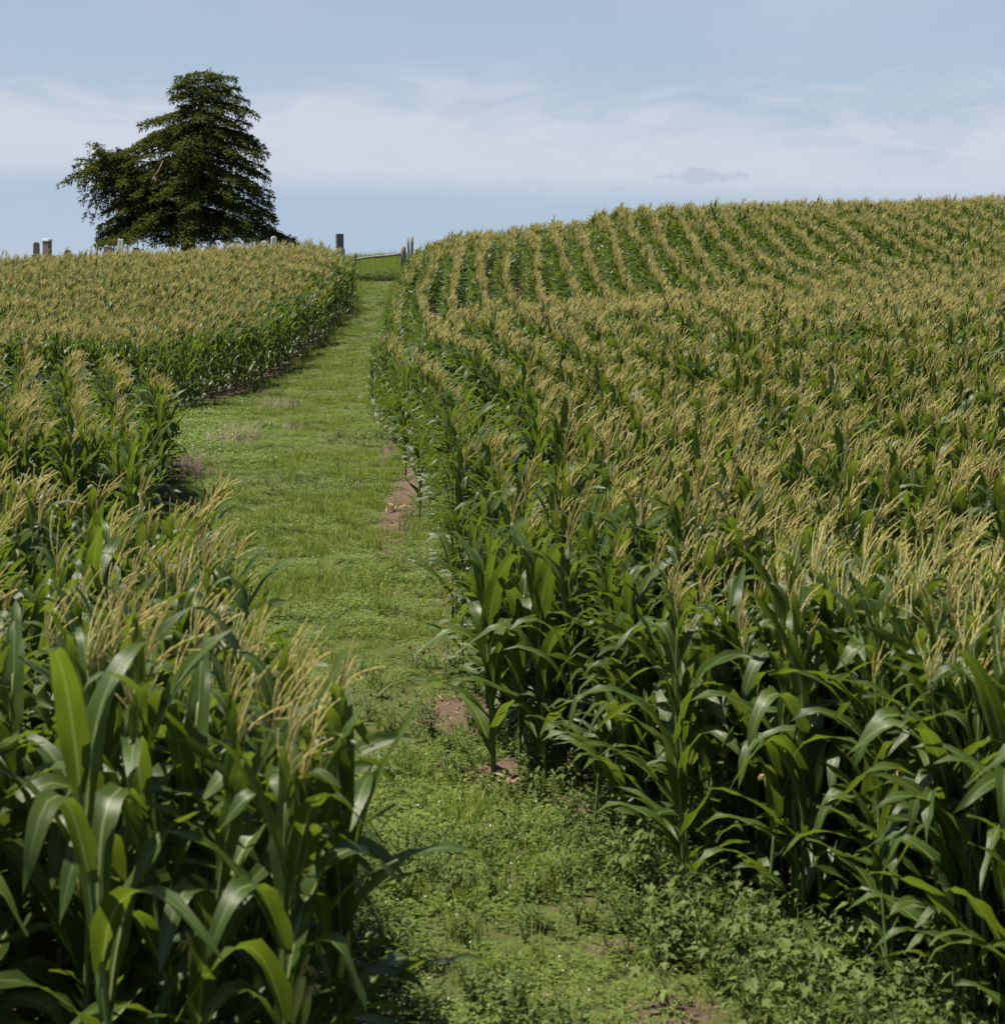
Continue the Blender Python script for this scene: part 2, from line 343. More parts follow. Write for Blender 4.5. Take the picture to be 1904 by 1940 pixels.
def leaf_geo(L=.8, W=.09, a0=25, a1=130, pw=1.3, n=8, cross=5, fold=.35, twist=0, wave=.012, seed=0, kink=0.0, roll=0):
    """corn leaf: starts at origin, runs towards +x while arching over"""
    r = np.random.default_rng(seed)
    t = np.linspace(0, 1, n + 1)
    ang = np.radians(a0 + (a1 - a0) * t ** pw)
    if kink > 0: ang = np.radians(a0 + (kink) * 110 * (1 / (1 + np.exp(-(t - .55) * 16))) + 15 * t)
    ds = L / n
    dx = np.sin(ang) * ds; dz = np.cos(ang) * ds
    x = np.concatenate([[0], np.cumsum((dx[1:] + dx[:-1]) / 2)]); z = np.concatenate([[0], np.cumsum((dz[1:] + dz[:-1]) / 2)])
    y = roll * t ** 2 * L
    P = np.stack([x, y, z], 1)
    tn = np.stack([np.sin(ang), 0 * ang, np.cos(ang)], 1)
    nm = np.stack([-np.cos(ang), 0 * ang, np.sin(ang)], 1)
    side = np.tile([0, 1., 0], (n + 1, 1))
    tw = np.radians(twist) * t ** 1.5
    sd = side * np.cos(tw)[:, None] + nm * np.sin(tw)[:, None]
    nn = nm * np.cos(tw)[:, None] - side * np.sin(tw)[:, None]
    w = W * .5 * np.minimum(1, .45 + t / .22 * .55) * np.clip(1 - t ** 2.4, 0, 1) ** .75
    cs = np.linspace(-1, 1, cross)
    V = []; ph = r.uniform(0, 6.28)
    for c in cs:
        rip = wave * np.sin(t * L * 22 + ph + (1.7 if c > 0 else 0)) * abs(c) * (t > .05)
        up = fold * (1 - .75 * t) * abs(c) * w + rip
        V.append(P + sd * (c * w)[:, None] + nn * up[:, None])
    V = np.stack(V, 1).reshape(-1, 3)
    uv = np.stack([np.tile((cs + 1) / 2, n + 1), np.repeat(t, cross)], 1)
    Fc = [(i*cross+j, i*cross+j+1, (i+1)*cross+j+1, (i+1)*cross+j) for i in range(n) for j in range(cross-1)]
    return V, Fc, uv
def tassel_geo(mb, seed, near=True, mi=0, mtx=None, wind=1.0, full=1.0, thick=1.0):
    r = np.random.default_rng(seed)
    ns = int((r.integers(5, 9) if near else r.integers(8, 11)) * full)
    seg = 13 if near else 4
    # central rachis
    for k in range(ns):
        c = k == 0
        Lk = r.uniform(.32, .42) if c else r.uniform(.20, .33)
        z0 = 0 if c else r.uniform(.0, .13)
        az = r.uniform(0, 6.28); tilt0 = .05 if c else r.uniform(.12, .42); bend = r.uniform(.05, .35) if c else r.uniform(.08, .55) * (1.5 if near and r.random() < .3 else 1)
        t = np.linspace(0, 1, seg + 1)
        d = np.array([math.cos(az), math.sin(az)]) * tilt0
        w = np.array([.55, .05]) * wind
        hx = d[0] * t + w[0] * bend * t ** 2 * 1.7; hy = d[1] * t + w[1] * t ** 2
        dirs = np.stack([np.gradient(hx, t), np.gradient(hy, t), np.maximum(1.0 - t * bend * 1.05, -.5)], 1)
        dirs /= np.linalg.norm(dirs, axis=1)[:, None]
        P = np.concatenate([[[0, 0, 0]], np.cumsum((dirs[1:] + dirs[:-1]) / 2, axis=0) * Lk / seg]) + [0, 0, z0]
        if near:
            rad = np.where(np.arange(seg + 1) % 2 == 0, .0028, .0058) * (1 - .35 * t)
            rad[0] = .003
            tube(P, rad, 4, mb, mi, mtx, cap=False)
            # hanging anthers
            nv = []; nf = []
            for q in range(10):
                i = r.integers(2, seg); o = P[i] + r.normal(0, .003, 3); l = r.uniform(.008, .015); a = r.uniform(0, 6.28)
                e = np.array([math.cos(a) * .0035, math.sin(a) * .0035, 0])
                b0 = len(nv); nv += [o - e, o + e, o + e * .8 + [.004, 0, -l]]; nf.append((b0, b0+1, b0+2))
            mb.add(nv, nf, None, mi, mtx)
        else:
            tube(P, np.linspace(.0082, .0055, seg + 1) * thick, 3, mb, mi, mtx, cap=False)
def plant_spec(seed, H=2.0, small=False):
    """list of leaves (height, azimuth, leaf parameters)"""
    r = np.random.default_rng(seed); az0 = r.uniform(-.6, .6) + (math.pi / 2 if r.random() < .35 else 0)
    n = 11 if small else r.integers(11, 13)
    leaves = []
    for i in range(n):
        f = i / (n - 1)
        z = H * (.13 + .83 * f ** .95)
        L = (.50 + .38 * math.sin(math.pi * min(1, .12 + f * .84))) * r.uniform(.88, 1.12)
        W = (.080 + .048 * math.sin(math.pi * min(1, .1 + f * .8))) * r.uniform(.9, 1.1)
        az = az0 + math.pi * (i % 2) + r.normal(0, .5)
        p = dict(L=L * (.62 if f > .9 else .85 if f > .8 else 1), W=W * (.8 if f > .85 else 1), a0=(r.uniform(5, 15) if f > .6 else r.uniform(9, 22)) if f > .25 else r.uniform(24, 44),
                 a1=r.uniform(70, 160) if f < .6 else r.uniform(30, 130), pw=r.uniform(1.4, 2.6) if f < .6 else r.uniform(1.8, 3.2), twist=r.normal(0, 35), wave=r.uniform(.006, .018),
                 fold=r.uniform(.25, .6), roll=r.normal(0, .12), seed=int(r.integers(1e6)))
        if r.random() < .34 and .2 < f < .95: p['kink'] = r.uniform(.9, 1.25)
        leaves.append((z, az, p))
    return leaves
def bow(t, H): return .035 * math.sin(t * 2.5)
def far_plant(seed, low, tas=True):
    H = 1.98 + (seed % 5) * .03
    mb = MB()
    tube([(0, 0, 0), (.01, 0, H * .5), (.05, 0, H)], [.014, .012, .006], 3, mb, 1, cap=False)
    for (z, az, p) in plant_spec(seed, H):
        q = dict(p); q['n'] = 5 if low else 7; q['cross'] = 3
        if low: q['L'] = p['L'] * .95
        V, Fc, uv = leaf_geo(**q); mb.add(V, Fc, uv, 0, T(.0, 0, z, rz=az))
    if tas: tassel_geo(mb, seed + 50, False, 2, T(.05, 0, H - .03), 1.0, thick=1.0 if low else .78)
    me = mb.mesh('corn_plant_far', [M['leaf'], M['stalk'], M['tassel']])
    return me
proto_cols = {}
def protos(name, meshes):
    col = bpy.data.collections.new(name + '_sources')
    for i, me in enumerate(meshes):
        o = bpy.data.objects.new('%s_source_%02d' % (name, i), me); col.objects.link(o)
    proto_cols[name] = col; return col
def scatter(name, src, P, rot, scl, idx, label, cat, group=None):
    """ONE object: points that carry instances of the source meshes"""
    me = bpy.data.meshes.new(name); P = np.asarray(P, float)
    me.vertices.add(len(P)); me.vertices.foreach_set('co', P.ravel())
    a = me.attributes.new('rot', 'FLOAT_VECTOR', 'POINT'); a.data.foreach_set('vector', np.asarray(rot, float).ravel())
    a = me.attributes.new('scl', 'FLOAT', 'POINT'); a.data.foreach_set('value', np.asarray(scl, float))
    a = me.attributes.new('idx', 'INT', 'POINT'); a.data.foreach_set('value', np.asarray(idx, int))
    o = bpy.data.objects.new(name, me); C.objects.link(o)
    g = bpy.data.node_groups.new(name + '_nodes', 'GeometryNodeTree'); g.is_modifier = True
    g.interface.new_socket('Geometry', in_out='INPUT', socket_type='NodeSocketGeometry')
    g.interface.new_socket('Geometry', in_out='OUTPUT', socket_type='NodeSocketGeometry')
    N = g.nodes.new; L = g.links.new
    gi = N('NodeGroupInput'); go = N('NodeGroupOutput')
    ci = N('GeometryNodeCollectionInfo'); ci.inputs['Collection'].default_value = src
    ci.inputs['Separate Children'].default_value = True; ci.inputs['Reset Children'].default_value = True
    ip = N('GeometryNodeInstanceOnPoints'); ip.inputs['Pick Instance'].default_value = True
    def attr(n, t):
        x = N('GeometryNodeInputNamedAttribute'); x.data_type = t; x.inputs['Name'].default_value = n; return x.outputs['Attribute']
    er = N('FunctionNodeEulerToRotation'); L(attr('rot', 'FLOAT_VECTOR'), er.inputs[0])
    L(gi.outputs[0], ip.inputs['Points']); L(ci.outputs[0], ip.inputs['Instance'])
    L(attr('idx', 'INT'), ip.inputs['Instance Index']); L(er.outputs[0], ip.inputs['Rotation']); L(attr('scl', 'FLOAT'), ip.inputs['Scale'])
    L(ip.outputs[0], go.inputs[0])
    md = o.modifiers.new('scatter', 'NODES'); md.node_group = g
    o['kind'] = 'stuff'; o['label'] = label; o['category'] = cat
    if group: o['group'] = group
    return o
def thing(name, label, cat, loc=(0, 0, 0), rot=(0, 0, 0), group=None, scale=1):
    o = bpy.data.objects.new(name, None); C.objects.link(o); o.empty_display_size = .2
    o.location = loc; o.rotation_euler = rot; o.scale = (scale,) * 3; o['label'] = label; o['category'] = cat
    if group: o['group'] = group
    return o
def part(name, me, parent=None, loc=(0, 0, 0), rot=(0, 0, 0)):
    o = bpy.data.objects.new(name, me); C.objects.link(o); o.parent = parent; o.location = loc; o.rotation_euler = rot
    return o

# ------------------------------------------------------------------ ground
PATCH = []   # bare soil patches (x, y, rx, ry, strength), where the photo shows them
for (u, v, ru, rv, k) in ((890, 1360, 85, 34, 1.5), (965, 1470, 70, 30, 1.3), (990, 1320, 60, 40, .9), (772, 935, 34, 65, 1.3), (740, 850, 20, 40, .8), (870, 1085, 30, 60, 1.0), (1000, 1672, 75, 20, .75),
                      (1180, 1805, 70, 22, .8), (1275, 1915, 90, 24, .85), (830, 1690, 50, 12, .6), (830, 1240, 80, 16, .45), (900, 1160, 20, 60, .6), (790, 1420, 90, 30, .55), (850, 1530, 80, 22, .35), (535, 768, 30, 8, .7), (700, 532, 60, 2.2, 1.6),
                      (430, 835, 50, 10, .5), (350, 890, 50, 12, .6), (610, 775, 16, 5, .6)):
    x, y = unproj(u, v); x2, y2 = unproj(u, v - rv); PATCH.append((x, y, ru / F * y, max(.12, y2 - y), k))
def soil_at(x, y):
    s = np.where(in_corn(x, y), .95, .10)
    for (px, py, rx, ry, k) in PATCH:
        s = np.maximum(s, k * np.exp(-(((x - px) / rx) ** 2 + ((y - py) / ry) ** 2) * .9))
    # worn centre of the path close to the camera
    s = np.where(~in_corn(x, y) & (y < 30), s + .2 * (nse(x, y, 1.9, 5) > .5) * (y < 17) + .13 * np.exp(-((x - (edge_right(y) - 1.1)) / .5) ** 2), s)
    return s
def grid_mesh(name, xs, ys, dz=0, mask=None, material=None):
    X, Y = np.meshgrid(xs, ys); Z = height(X.ravel(), Y.ravel()).reshape(X.shape) + dz
    nx, ny = len(xs), len(ys)
    idx = np.arange(nx * ny).reshape(ny, nx)
    q = np.stack([idx[:-1, :-1], idx[:-1, 1:], idx[1:, 1:], idx[1:, :-1]], -1).reshape(-1, 4)
    me = bpy.data.meshes.new(name); me.from_pydata(np.stack([X, Y, Z], -1).reshape(-1, 3).tolist(), [], q.tolist())
    a = me.attributes.new('soil', 'FLOAT', 'POINT'); a.data.foreach_set('value', soil_at(X.ravel(), Y.ravel()))
    me.polygons.foreach_set('use_smooth', [True] * len(me.polygons)); me.materials.append(material); me.update()
    o = bpy.data.objects.new(name, me); C.objects.link(o); o['kind'] = 'structure'; return o
xs = np.concatenate([-np.geomspace(2500, 30, 40)[:-1], np.arange(-30, -12, 1.0), np.arange(-12, 8, .14), np.arange(8, 40, 1.0), np.geomspace(40, 2500, 40)])
ys = np.concatenate([-np.geomspace(600, 4, 20), np.arange(-3, 8, .5), np.arange(8, 40, .14), np.arange(40, 130, .4), np.geomspace(130, 3000, 60)])
g_ = grid_mesh('ground', xs, ys, material=M['ground'])

# ------------------------------------------------------------------ near corn plants, one thing each
LEAFSETS = []
def near_plant_proto(seed, label, small=False, ear=True, tassel=True, extra=()):
    H = 2.0 if not small else 1.25
    spec = plant_spec(1000 + seed, H, small) + list(extra)
    d = dict(H=H, leaves=[], ear=None)
    mb = MB()
    zs = np.linspace(0, H, 14)
    r = np.random.default_rng(seed + 9)
    P = np.stack([.012 * np.sin(zs * 3 + seed) + .02 * zs, .01 * np.cos(zs * 2.3 + seed), zs], 1)
    rad = np.interp(zs, [0, H * .5, H], [.0155, .0125, .0055]) * (1 + .12 * (np.arange(14) % 2))
    tube(P, rad, 7, mb, 0)
    d['stalk'] = mb.mesh('stalk', [M['stalk']])
    for (z, az, p) in spec:
        q = dict(p); q['n'] = 10; q['cross'] = 5
        V, Fc, uv = leaf_geo(**q); lm = MB(); lm.add(V, Fc, uv)
        px = np.interp(z, zs, P[:, 0]); py = np.interp(z, zs, P[:, 1])
        d['leaves'].append((lm.mesh('leaf', [M['leaf']]), (px, py, z), az))
    if tassel:
        tm = MB(); tassel_geo(tm, seed + 300, True, 0, None, 1.0); d['tassel'] = (tm.mesh('tassel', [M['tassel']]), tuple(P[-1] - [0, 0, .02]))
    else: d['tassel'] = None
    if ear:
        # husked ear leaning off the stalk, silk at its tip
        em = MB(); t = np.linspace(0, .8, 9); prof = .025 * np.sin(np.pi * np.clip(.12 + t * .86, 0, 1)) ** .7 + .002
        tube(np.stack([.02 + .07 * t, 0 * t, .23 * t], 1), prof, 8, em, 0)
        V, Fc, uv = leaf_geo(L=.26, W=.04, a0=12, a1=40, n=4, cross=3, seed=3); em.add(V, Fc, uv, 0, T(.02, .012, .03))
        sm = MB()
        for k in range(16):
            a = r.uniform(0, 6.28); rr = r.uniform(.2, 1)
            tube([(0, 0, 0), (.012 * rr * math.cos(a) + .01, .012 * rr * math.sin(a), .03), (.03 * rr * math.cos(a) + .02, .03 * rr * math.sin(a), .035), (.04 * rr * math.cos(a) + .03, .04 * rr * math.sin(a), .0)], [.003, .003, .0025, .001], 3, sm, 0, cap=False)
        d['ear'] = (em.mesh('ear', [M['husk']]), sm.mesh('silk', [M['silk']]), H * r.uniform(.42, .52), r.uniform(0, 6.28))
    return d
PROT = [near_plant_proto(i, '', ear=(i % 2 == 0), tassel=(i not in (3, 6, 8))) for i in range(10)]
PROT.append(near_plant_proto(30, '', ear=True, extra=[(1.2, .0, dict(L=1.0, W=.12, a0=12, a1=34, pw=1.4, twist=25, wave=.01, fold=.5, seed=5)),
    (1.05, .35, dict(L=.95, W=.12, a0=24, a1=150, pw=1.5, twist=10, wave=.015, fold=.4, seed=6)), (.7, -.1, dict(L=.95, W=.11, a0=38, a1=120, pw=1.2, twist=-15, wave=.015, fold=.4, seed=7))]))
PROT_SMALL = [near_plant_proto(40 + i, '', small=True, ear=False, tassel=False) for i in range(3)]
_first = {}
def place_corn(x, y, k, rz, s, label, group, small=False, tilt=(0, 0), name='corn_plant'):
    loc = (x, y, hz(x, y) - .02); rot = (tilt[0], tilt[1], rz)
    key = (small, k)
    if key not in _first:
        d = (PROT_SMALL if small else PROT)[k]
        root = thing(name, label, 'corn plant', loc, rot, group, s)
        part('stalk', d['stalk'], root)
        for (me, p, az) in d['leaves']: part('leaf', me, root, p, (0, 0, az))
        if d['tassel']: part('tassel', d['tassel'][0], root, d['tassel'][1])
        if d['ear']:
            e = part('ear', d['ear'][0], root, (0.02, 0, d['ear'][2]), (0, 0, d['ear'][3])); part('silk', d['ear'][1], e, (.075, 0, .185))
        _first[key] = root; return root
    src = _first[key]
    r = src.copy(); C.objects.link(r); r.location = loc; r.rotation_euler = rot; r.scale = (s,) * 3
    r['label'] = label
    if group: r['group'] = group
    elif 'group' in r: del r['group']
    # the tassel keeps leaning down wind whichever way the plant is turned
    for ch in src.children:
        c = ch.copy(); C.objects.link(c); c.parent = r
        if ch.name.startswith('tassel'): c.rotation_euler = (0, 0, -rz + random.uniform(-.5, .5))
        for gch in ch.children:
            d2 = gch.copy(); C.objects.link(d2); d2.parent = c
    return r

# ---- all corn positions
def rows(x_of, y0, y1, nrows, step, keep, n0=0):
    """walk along every row; x_of(n, y) gives the row line"""
    out = []
    for n in range(n0, nrows):
        y = y0 + rng.uniform(0, step)
        while y < y1:
            x = x_of(n, y)
            if keep(x, y): out.append((x + rng.normal(0, 1) * jit(y), y + rng.normal(0, .02), n))
            y += step * rng.uniform(.75, 1.25)
    return out
def in_view(x, y, m=1.15): return (abs(x) < (952 / F * y + m))
SP = 1.02
def jit(y): return float(np.interp(y, [0, 9, 24, 29, 45, 49, 60, 63, 84, 90, 120], [.12, .15, .12, .035, .035, .20, .20, .02, .02, .15, .17]))
def xr(n, y): return row_right(y) + SP * n + (.004 * n * (y - 60) if y > 60 else 0) + .10 * math.sin(y * .21 + n * 1.9)
right = rows(xr, 8.3, 118, 46, .165, lambda x, y: in_view(x, y, 2.0) and x > edge_right(y) - .12 + .12 * math.sin(y * 1.3))
for _ in range(1500):      # the first rows stand crowded on the headland
    y_ = rng.uniform(8.4, 24); x_ = edge_right(y_) + abs(rng.normal(0, 1.6)); (right.append((x_, y_, int((x_ - row_right(y_)) / SP + .5))) if rng.random() < np.interp(y_, [8, 16, 24], [.30, .45, .2]) and in_view(x_, y_, 1) else None)
y_ = 17.0
while y_ < 117:        # the outer row stands thicker
    right.append((edge_right(y_) + rng.uniform(-.12, .25), y_, 0)); y_ += rng.uniform(.12, .3)
leftn = rows(lambda n, y: -1.0 - .232 * (y - 12) - .76 * n, 7.5, 38.4, 14, .15, lambda x, y: in_view(x, y, 1.2) and x < edge_left_near(y) + .12 and not (16.6 + .4 * math.sin(x * 2) < y < 24.2 + .5 * math.sin(x * 1.3)), -3)
leftf = rows(lambda n, y: -10.6 - SP * n + .30 * (y - 56), 55.5, 113, 38, .17, lambda x, y: in_view(x, y, 1.5) and x < edge_left_far(y), -14)
def size_at(x, y): return 1 / y
# special edge plants the photo lets one point at
SPEC = []
def special(u, v, k, rz, s, label, small=False, tilt=(0, 0)):
    x, y = unproj(u, v); SPEC.append((x, y)); place_corn(x, y, k, rz, s, label, None, small, tilt)
special(932, 1475, 2, math.pi - .5, 1.2, 'short tasselless corn plant over the bare soil patch, leaves arching left', True)
special(985, 1462, 1, .4, 1.15, 'short tasselless corn plant just right of the one over the bare soil patch', True)
special(768, 905, 2, math.pi + .3, 1.05, 'stunted dark corn plant on the brown soil strip beside the right field', True)
special(795, 985, 1, math.pi - .4, .95, 'small corn plant beside the curled dry leaf on the right edge of the path', True)
special(1030, 1500, 2, 2.5, 1.3, 'low corn plant among weeds right of the bare soil', True)
special(1780, 1925, 4, 2.9, 1.0, 'corn plant with an orange-tufted ear among broad weeds in the bottom right corner')
_x, _y = at(632, 8.3), 8.3; SPEC.append((_x, _y)); place_corn(_x, _y, 10, 0, .98, 'outermost near left corn plant with a tall blade-like leaf standing out over the path', None)
near = [(x, y, n, 'L') for (x, y, n) in leftn if y < 19] + [(x, y, n, 'R') for (x, y, n) in right if y < 23]
cand = [(y, x, n, s) for (x, y, n, s) in near if in_view(x, y, .55)]
cand.sort(); cand = cand[:300 - len(SPEC)]
chosen = {(x, y) for (y, x, n, s) in cand}
def where(x, y):
    u = 952 + F * x / y
    return ['at the left border', 'left of the path', 'beside the path', 'near the bare soil', 'right of centre', 'towards the right border', 'at the right border'][int(np.searchsorted([180, 420, 900, 1150, 1450, 1700], u))]
def NTH(k):
    w = ['nearest', 'second', 'third', 'fourth', 'fifth', 'sixth', 'seventh', 'eighth', 'ninth', 'tenth', 'eleventh', 'twelfth', 'thirteenth', 'fourteenth', 'fifteenth', 'sixteenth', 'seventeenth', 'eighteenth', 'nineteenth', 'twentieth']
    return w[k - 1] if k <= 20 else {2: 'twenty', 3: 'thirty', 4: 'forty', 5: 'fifty', 6: 'sixty', 7: 'seventy', 8: 'eighty'}[(k - 1) // 10] + '-' + (['first'] + w[1:10])[(k - 1) % 10]
ORD = ['first', 'second', 'third', 'fourth', 'fifth', 'sixth', 'seventh', 'eighth', 'ninth', 'tenth', 'eleventh', 'twelfth', 'thirteenth', 'fourteenth']
nearL = [c for c in cand if c[3] == 'L']; nearR = [c for c in cand if c[3] == 'R']
nmin = min(c[2] for c in nearL)
tot = {}
for (y, x, n, s) in cand:
    k = int(rng.integers(10)); rz = rng.normal(0, .35) + (math.pi if rng.random() < .5 else 0)
    sc = rng.uniform(.87, 1.07) * (1.04 if s == 'L' else 1.0)
    d_in = (edge_left_near(y) - x) if s == 'L' else (x - edge_right(y))
    ri = n - nmin if s == 'L' else n
    key = (s, min(max(ri, 0), 13), where(x, y)); tot[key] = tot.get(key, 0) + 1
    if s == 'L': g2 = 'corn plants of the near left field'; fl = 'near left'
    else: g2 = 'corn plants of the front of the right field'; fl = 'right field'
    lab = '%s corn plant from the camera, %s %s row, %s' % (NTH(tot[key]), ORD[min(max(ri, 0), 13)], fl, where(x, y))
    if d_in < .35:
        sc *= .93
    place_corn(x, y, k, rz, sc, lab, g2, tilt=(rng.normal(0, .035), rng.normal(.03, .04)))
# ---- the rest of the corn as one mass per field
farmeshes = [far_plant(i * 3 + 1, i >= 4) for i in range(10)] + [far_plant(100 + i, i > 0, False) for i in range(3)]
csrc = protos('corn_plant', farmeshes)
def corn_mass(name, pts, label, H=1.0):
    P = np.array([(x, y) for (x, y, n) in pts if (x, y) not in chosen])
    P = np.array([p for p in P if all((p[0]-a)**2 + (p[1]-b)**2 > .1 for a, b in SPEC)])
    z = height(P[:, 0], P[:, 1]) - .02
    n = len(P)
    wob = 1 + .035 * np.sin(P[:, 0] * .45 + 1) * np.cos(P[:, 1] * .23) + .03 * np.sin(P[:, 0] * 1.4 + P[:, 1] * .9)
    sc = H * wob * rng.normal(1, .058, n)
    sc = np.where((P[:, 0] - edge_right(P[:, 1]) < .5) & (P[:, 0] - edge_right(P[:, 1]) > -.3), sc * .95, sc)
    rz = rng.normal(0, .28, n); idx = np.where(P[:, 1] < 38, rng.integers(0, 4, n), rng.integers(4, 10, n))
    # edge plants and some clumps stand lower and without a tassel
    ed = np.minimum(np.abs(P[:, 0] - edge_right(P[:, 1])), np.abs(P[:, 0] - np.where(P[:, 1] < 39, edge_left_near(P[:, 1]), edge_left_far(P[:, 1]))))
    bald = rng.random(n) < np.where(ed < .5, .75, np.where(ed < 1.3, .5, .05 + .45 * (nse(P[:, 0], P[:, 1], .55, 2) > .8)))
    idx = np.where(bald, rng.integers(10, 13, n), idx); sc = sc * np.where(ed < .5, .92, 1) * np.where(bald, .97, 1)
    lean = np.interp(P[:, 1], [26, 30, 45, 49, 58, 62, 84, 90], [.07, .03, .03, .07, .07, .022, .022, .06])
    rot = np.stack([rng.normal(0, .06, n), .04 + rng.normal(0, 1, n) * lean, rz], 1)
    return scatter(name, csrc, np.column_stack([P, z]), rot, sc, idx, label, 'corn')
corn_mass('corn_field', right, 'mass of tasselled corn rows climbing the hill right of the path')
corn_mass('corn_field', leftf, 'mass of tasselled corn on the slope left of the path below the cemetery')
corn_mass('corn_field', leftn, 'mass of corn rows behind the near left plants, ending at the weedy turnaround')

# ------------------------------------------------------------------ ground cover sources
def blade(mb, x, y, h, az, lean, w, mi=0, n=3):
    t = np.linspace(0, 1, n + 1); ang = lean * t ** 1.3
    dx = np.sin(ang) * h / n; dz = np.cos(ang) * h / n
    px = np.concatenate([[0], np.cumsum(dx[1:])]); pz = np.concatenate([[0], np.cumsum(dz[1:])])
    ww = w * (1 - t ** 1.6) + .0004
    V = []
    for i in range(n + 1): V += [(px[i], -ww[i], pz[i]), (px[i], ww[i], pz[i])]
    mb.add(V, [(2*i, 2*i+1, 2*i+3, 2*i+2) for i in range(n)], [(c % 2, t[c // 2]) for c in range(2*n+2)], mi, T(x, y, 0, rz=az))
def grass_patch(seed, n=70, r=.22, h=(.05, .14), w=.003, mats=('grass',), lean=(.3, 1.4)):
    q = np.random.default_rng(seed); mb = MB()
    for i in range(n):
        a = q.uniform(0, 6.28); d = r * math.sqrt(q.random())
        blade(mb, d * math.cos(a), d * math.sin(a), q.uniform(*h), q.uniform(0, 6.28), q.uniform(*lean), w * q.uniform(.7, 1.4), 0, 3)
    return mb.mesh('grass_patch', [M[m] for m in mats])
def clover_patch(seed, n=60, r=.22, flowers=2):
    q = np.random.default_rng(seed); mb = MB()
    for i in range(n):
        a = q.uniform(0, 6.28); d = r * math.sqrt(q.random()); x, y, z = d * math.cos(a), d * math.sin(a), q.uniform(.015, .08)
        l = q.uniform(.012, .024); a0 = q.uniform(0, 6.28)
        for k in range(3):
            aa = a0 + k * 2.094; c, s = math.cos(aa), math.sin(aa); t1 = q.uniform(-.3, .5)
            V = [(x, y, z), (x + l*.8*c - l*.45*s, y + l*.8*s + l*.45*c, z + l*.5*t1), (x + l*1.3*c, y + l*1.3*s, z + l*t1*.6), (x + l*.8*c + l*.45*s, y + l*.8*s - l*.45*c, z + l*.5*t1)]
            mb.add(V, [(0, 3, 2, 1)], None, 0)
    for i in range(flowers):
        a = q.uniform(0, 6.28); d = r * math.sqrt(q.random()); x, y = d * math.cos(a), d * math.sin(a); z = q.uniform(.06, .1)
        t = np.linspace(0, 1, 4); tube(np.stack([x + 0 * t, y + 0 * t, z + .016 * t], 1), [.003, .006, .0065, .003], 6, mb, 1)
    return mb.mesh('clover_patch', [M['clover'], M['flower']])
def lance_weed(seed, h=.3, nl=22, ll=(.05, .10), lw=.018, branches=3, spread=.14):
    q = np.random.default_rng(seed); mb = MB()
    for b in range(branches):
        a = q.uniform(0, 6.28); hh = h * q.uniform(.6, 1.05); sp = spread * q.uniform(.3, 1)
        t = np.linspace(0, 1, 5); P = np.stack([sp * math.cos(a) * t, sp * math.sin(a) * t, hh * t], 1)
        tube(P, np.linspace(.004, .0015, 5), 3, mb, 1, cap=False)
        for i in range(nl // branches):
            f = .15 + .85 * (i + q.random()) / (nl / branches); f = min(f, 1)
            V, Fc, uv = leaf_geo(L=q.uniform(*ll) * (1.15 - .4 * f), W=lw * 2 * q.uniform(.8, 1.2), a0=q.uniform(35, 65), a1=q.uniform(85, 135), n=3, cross=3, fold=.25, wave=0, seed=i)
            mb.add(V, Fc, uv, 0, T(sp * math.cos(a) * f, sp * math.sin(a) * f, hh * f, rz=q.uniform(0, 6.28)))
    return mb.mesh('weed', [M['weed'], M['stalk']])
def lobed_leaf(mb, L, mtx, mi=0):
    # broad palmate leaf with three to five points
    ang = np.radians([-150, -115, -80, -52, -30, -14, 0, 14, 30, 52, 80, 115, 150]); rad = np.array([.18, .42, .30, .72, .45, .7, 1, .7, .45, .72, .30, .42, .18])
    V = [(0, 0, 0)] + [(L * r_ * math.cos(a) * .8 + L * .2, L * r_ * math.sin(a) * .75, .10 * L * abs(math.sin(a)) - .22 * L * r_ ** 2) for a, r_ in zip(ang, rad)]
    mb.add(V, [(0, i, i + 1) for i in range(1, 13)], [(.5, 0)] + [(.1, .5)] * 13, mi, mtx)
def broad_weed(seed, h=.5, nl=22, L=(.07, .13)):
    q = np.random.default_rng(seed); mb = MB()
    for b in range(3):
        a = q.uniform(0, 6.28); hh = h * q.uniform(.7, 1.05); sp = .22 * q.uniform(.1, 1)
        t = np.linspace(0, 1, 5); P = np.stack([sp * math.cos(a) * t, sp * math.sin(a) * t, hh * t], 1); tube(P, np.linspace(.006, .002, 5), 4, mb, 1, cap=False)
        for i in range(nl // 3):
            f = min(1, .2 + .8 * (i + q.random()) / (nl / 3)); az = q.uniform(0, 6.28); pl = q.uniform(.04, .12)
            x, y, z = sp * math.cos(a) * f, sp * math.sin(a) * f, hh * f
            tube([(x, y, z), (x + pl * math.cos(az), y + pl * math.sin(az), z + pl * .6)], .0018, 3, mb, 1, cap=False)
            lobed_leaf(mb, q.uniform(*L) * (1.1 - .35 * f), T(x + pl * math.cos(az), y + pl * math.sin(az), z + pl * .6, q.normal(0, .3), q.normal(.25, .3), az))
    return mb.mesh('broad_weed', [M['weed'], M['stalk']])
src_turf = protos('turf', [grass_patch(i, 75, .24, (.05, .15), .0032) for i in range(3)] + [clover_patch(10 + i, 75, .24, (0, 1, 1)[i]) for i in range(3)] + [lance_weed(20 + i, .12, 20, (.03, .06), .010, 4, .14) for i in range(3)])
src_tall = protos('tall_grass', [grass_patch(60 + i, 45, .18, (.2, .5), .0045, lean=(.2, 1.3)) for i in range(3)])
src_weed = protos('weed', [lance_weed(70 + i, .20 + .05 * i, 40, (.045, .085), .008 + .0016 * i, 5, .18) for i in range(4)])
src_broad = protos('broad_weed', [broad_weed(90 + i, .38 + .06 * i) for i in range(4)])
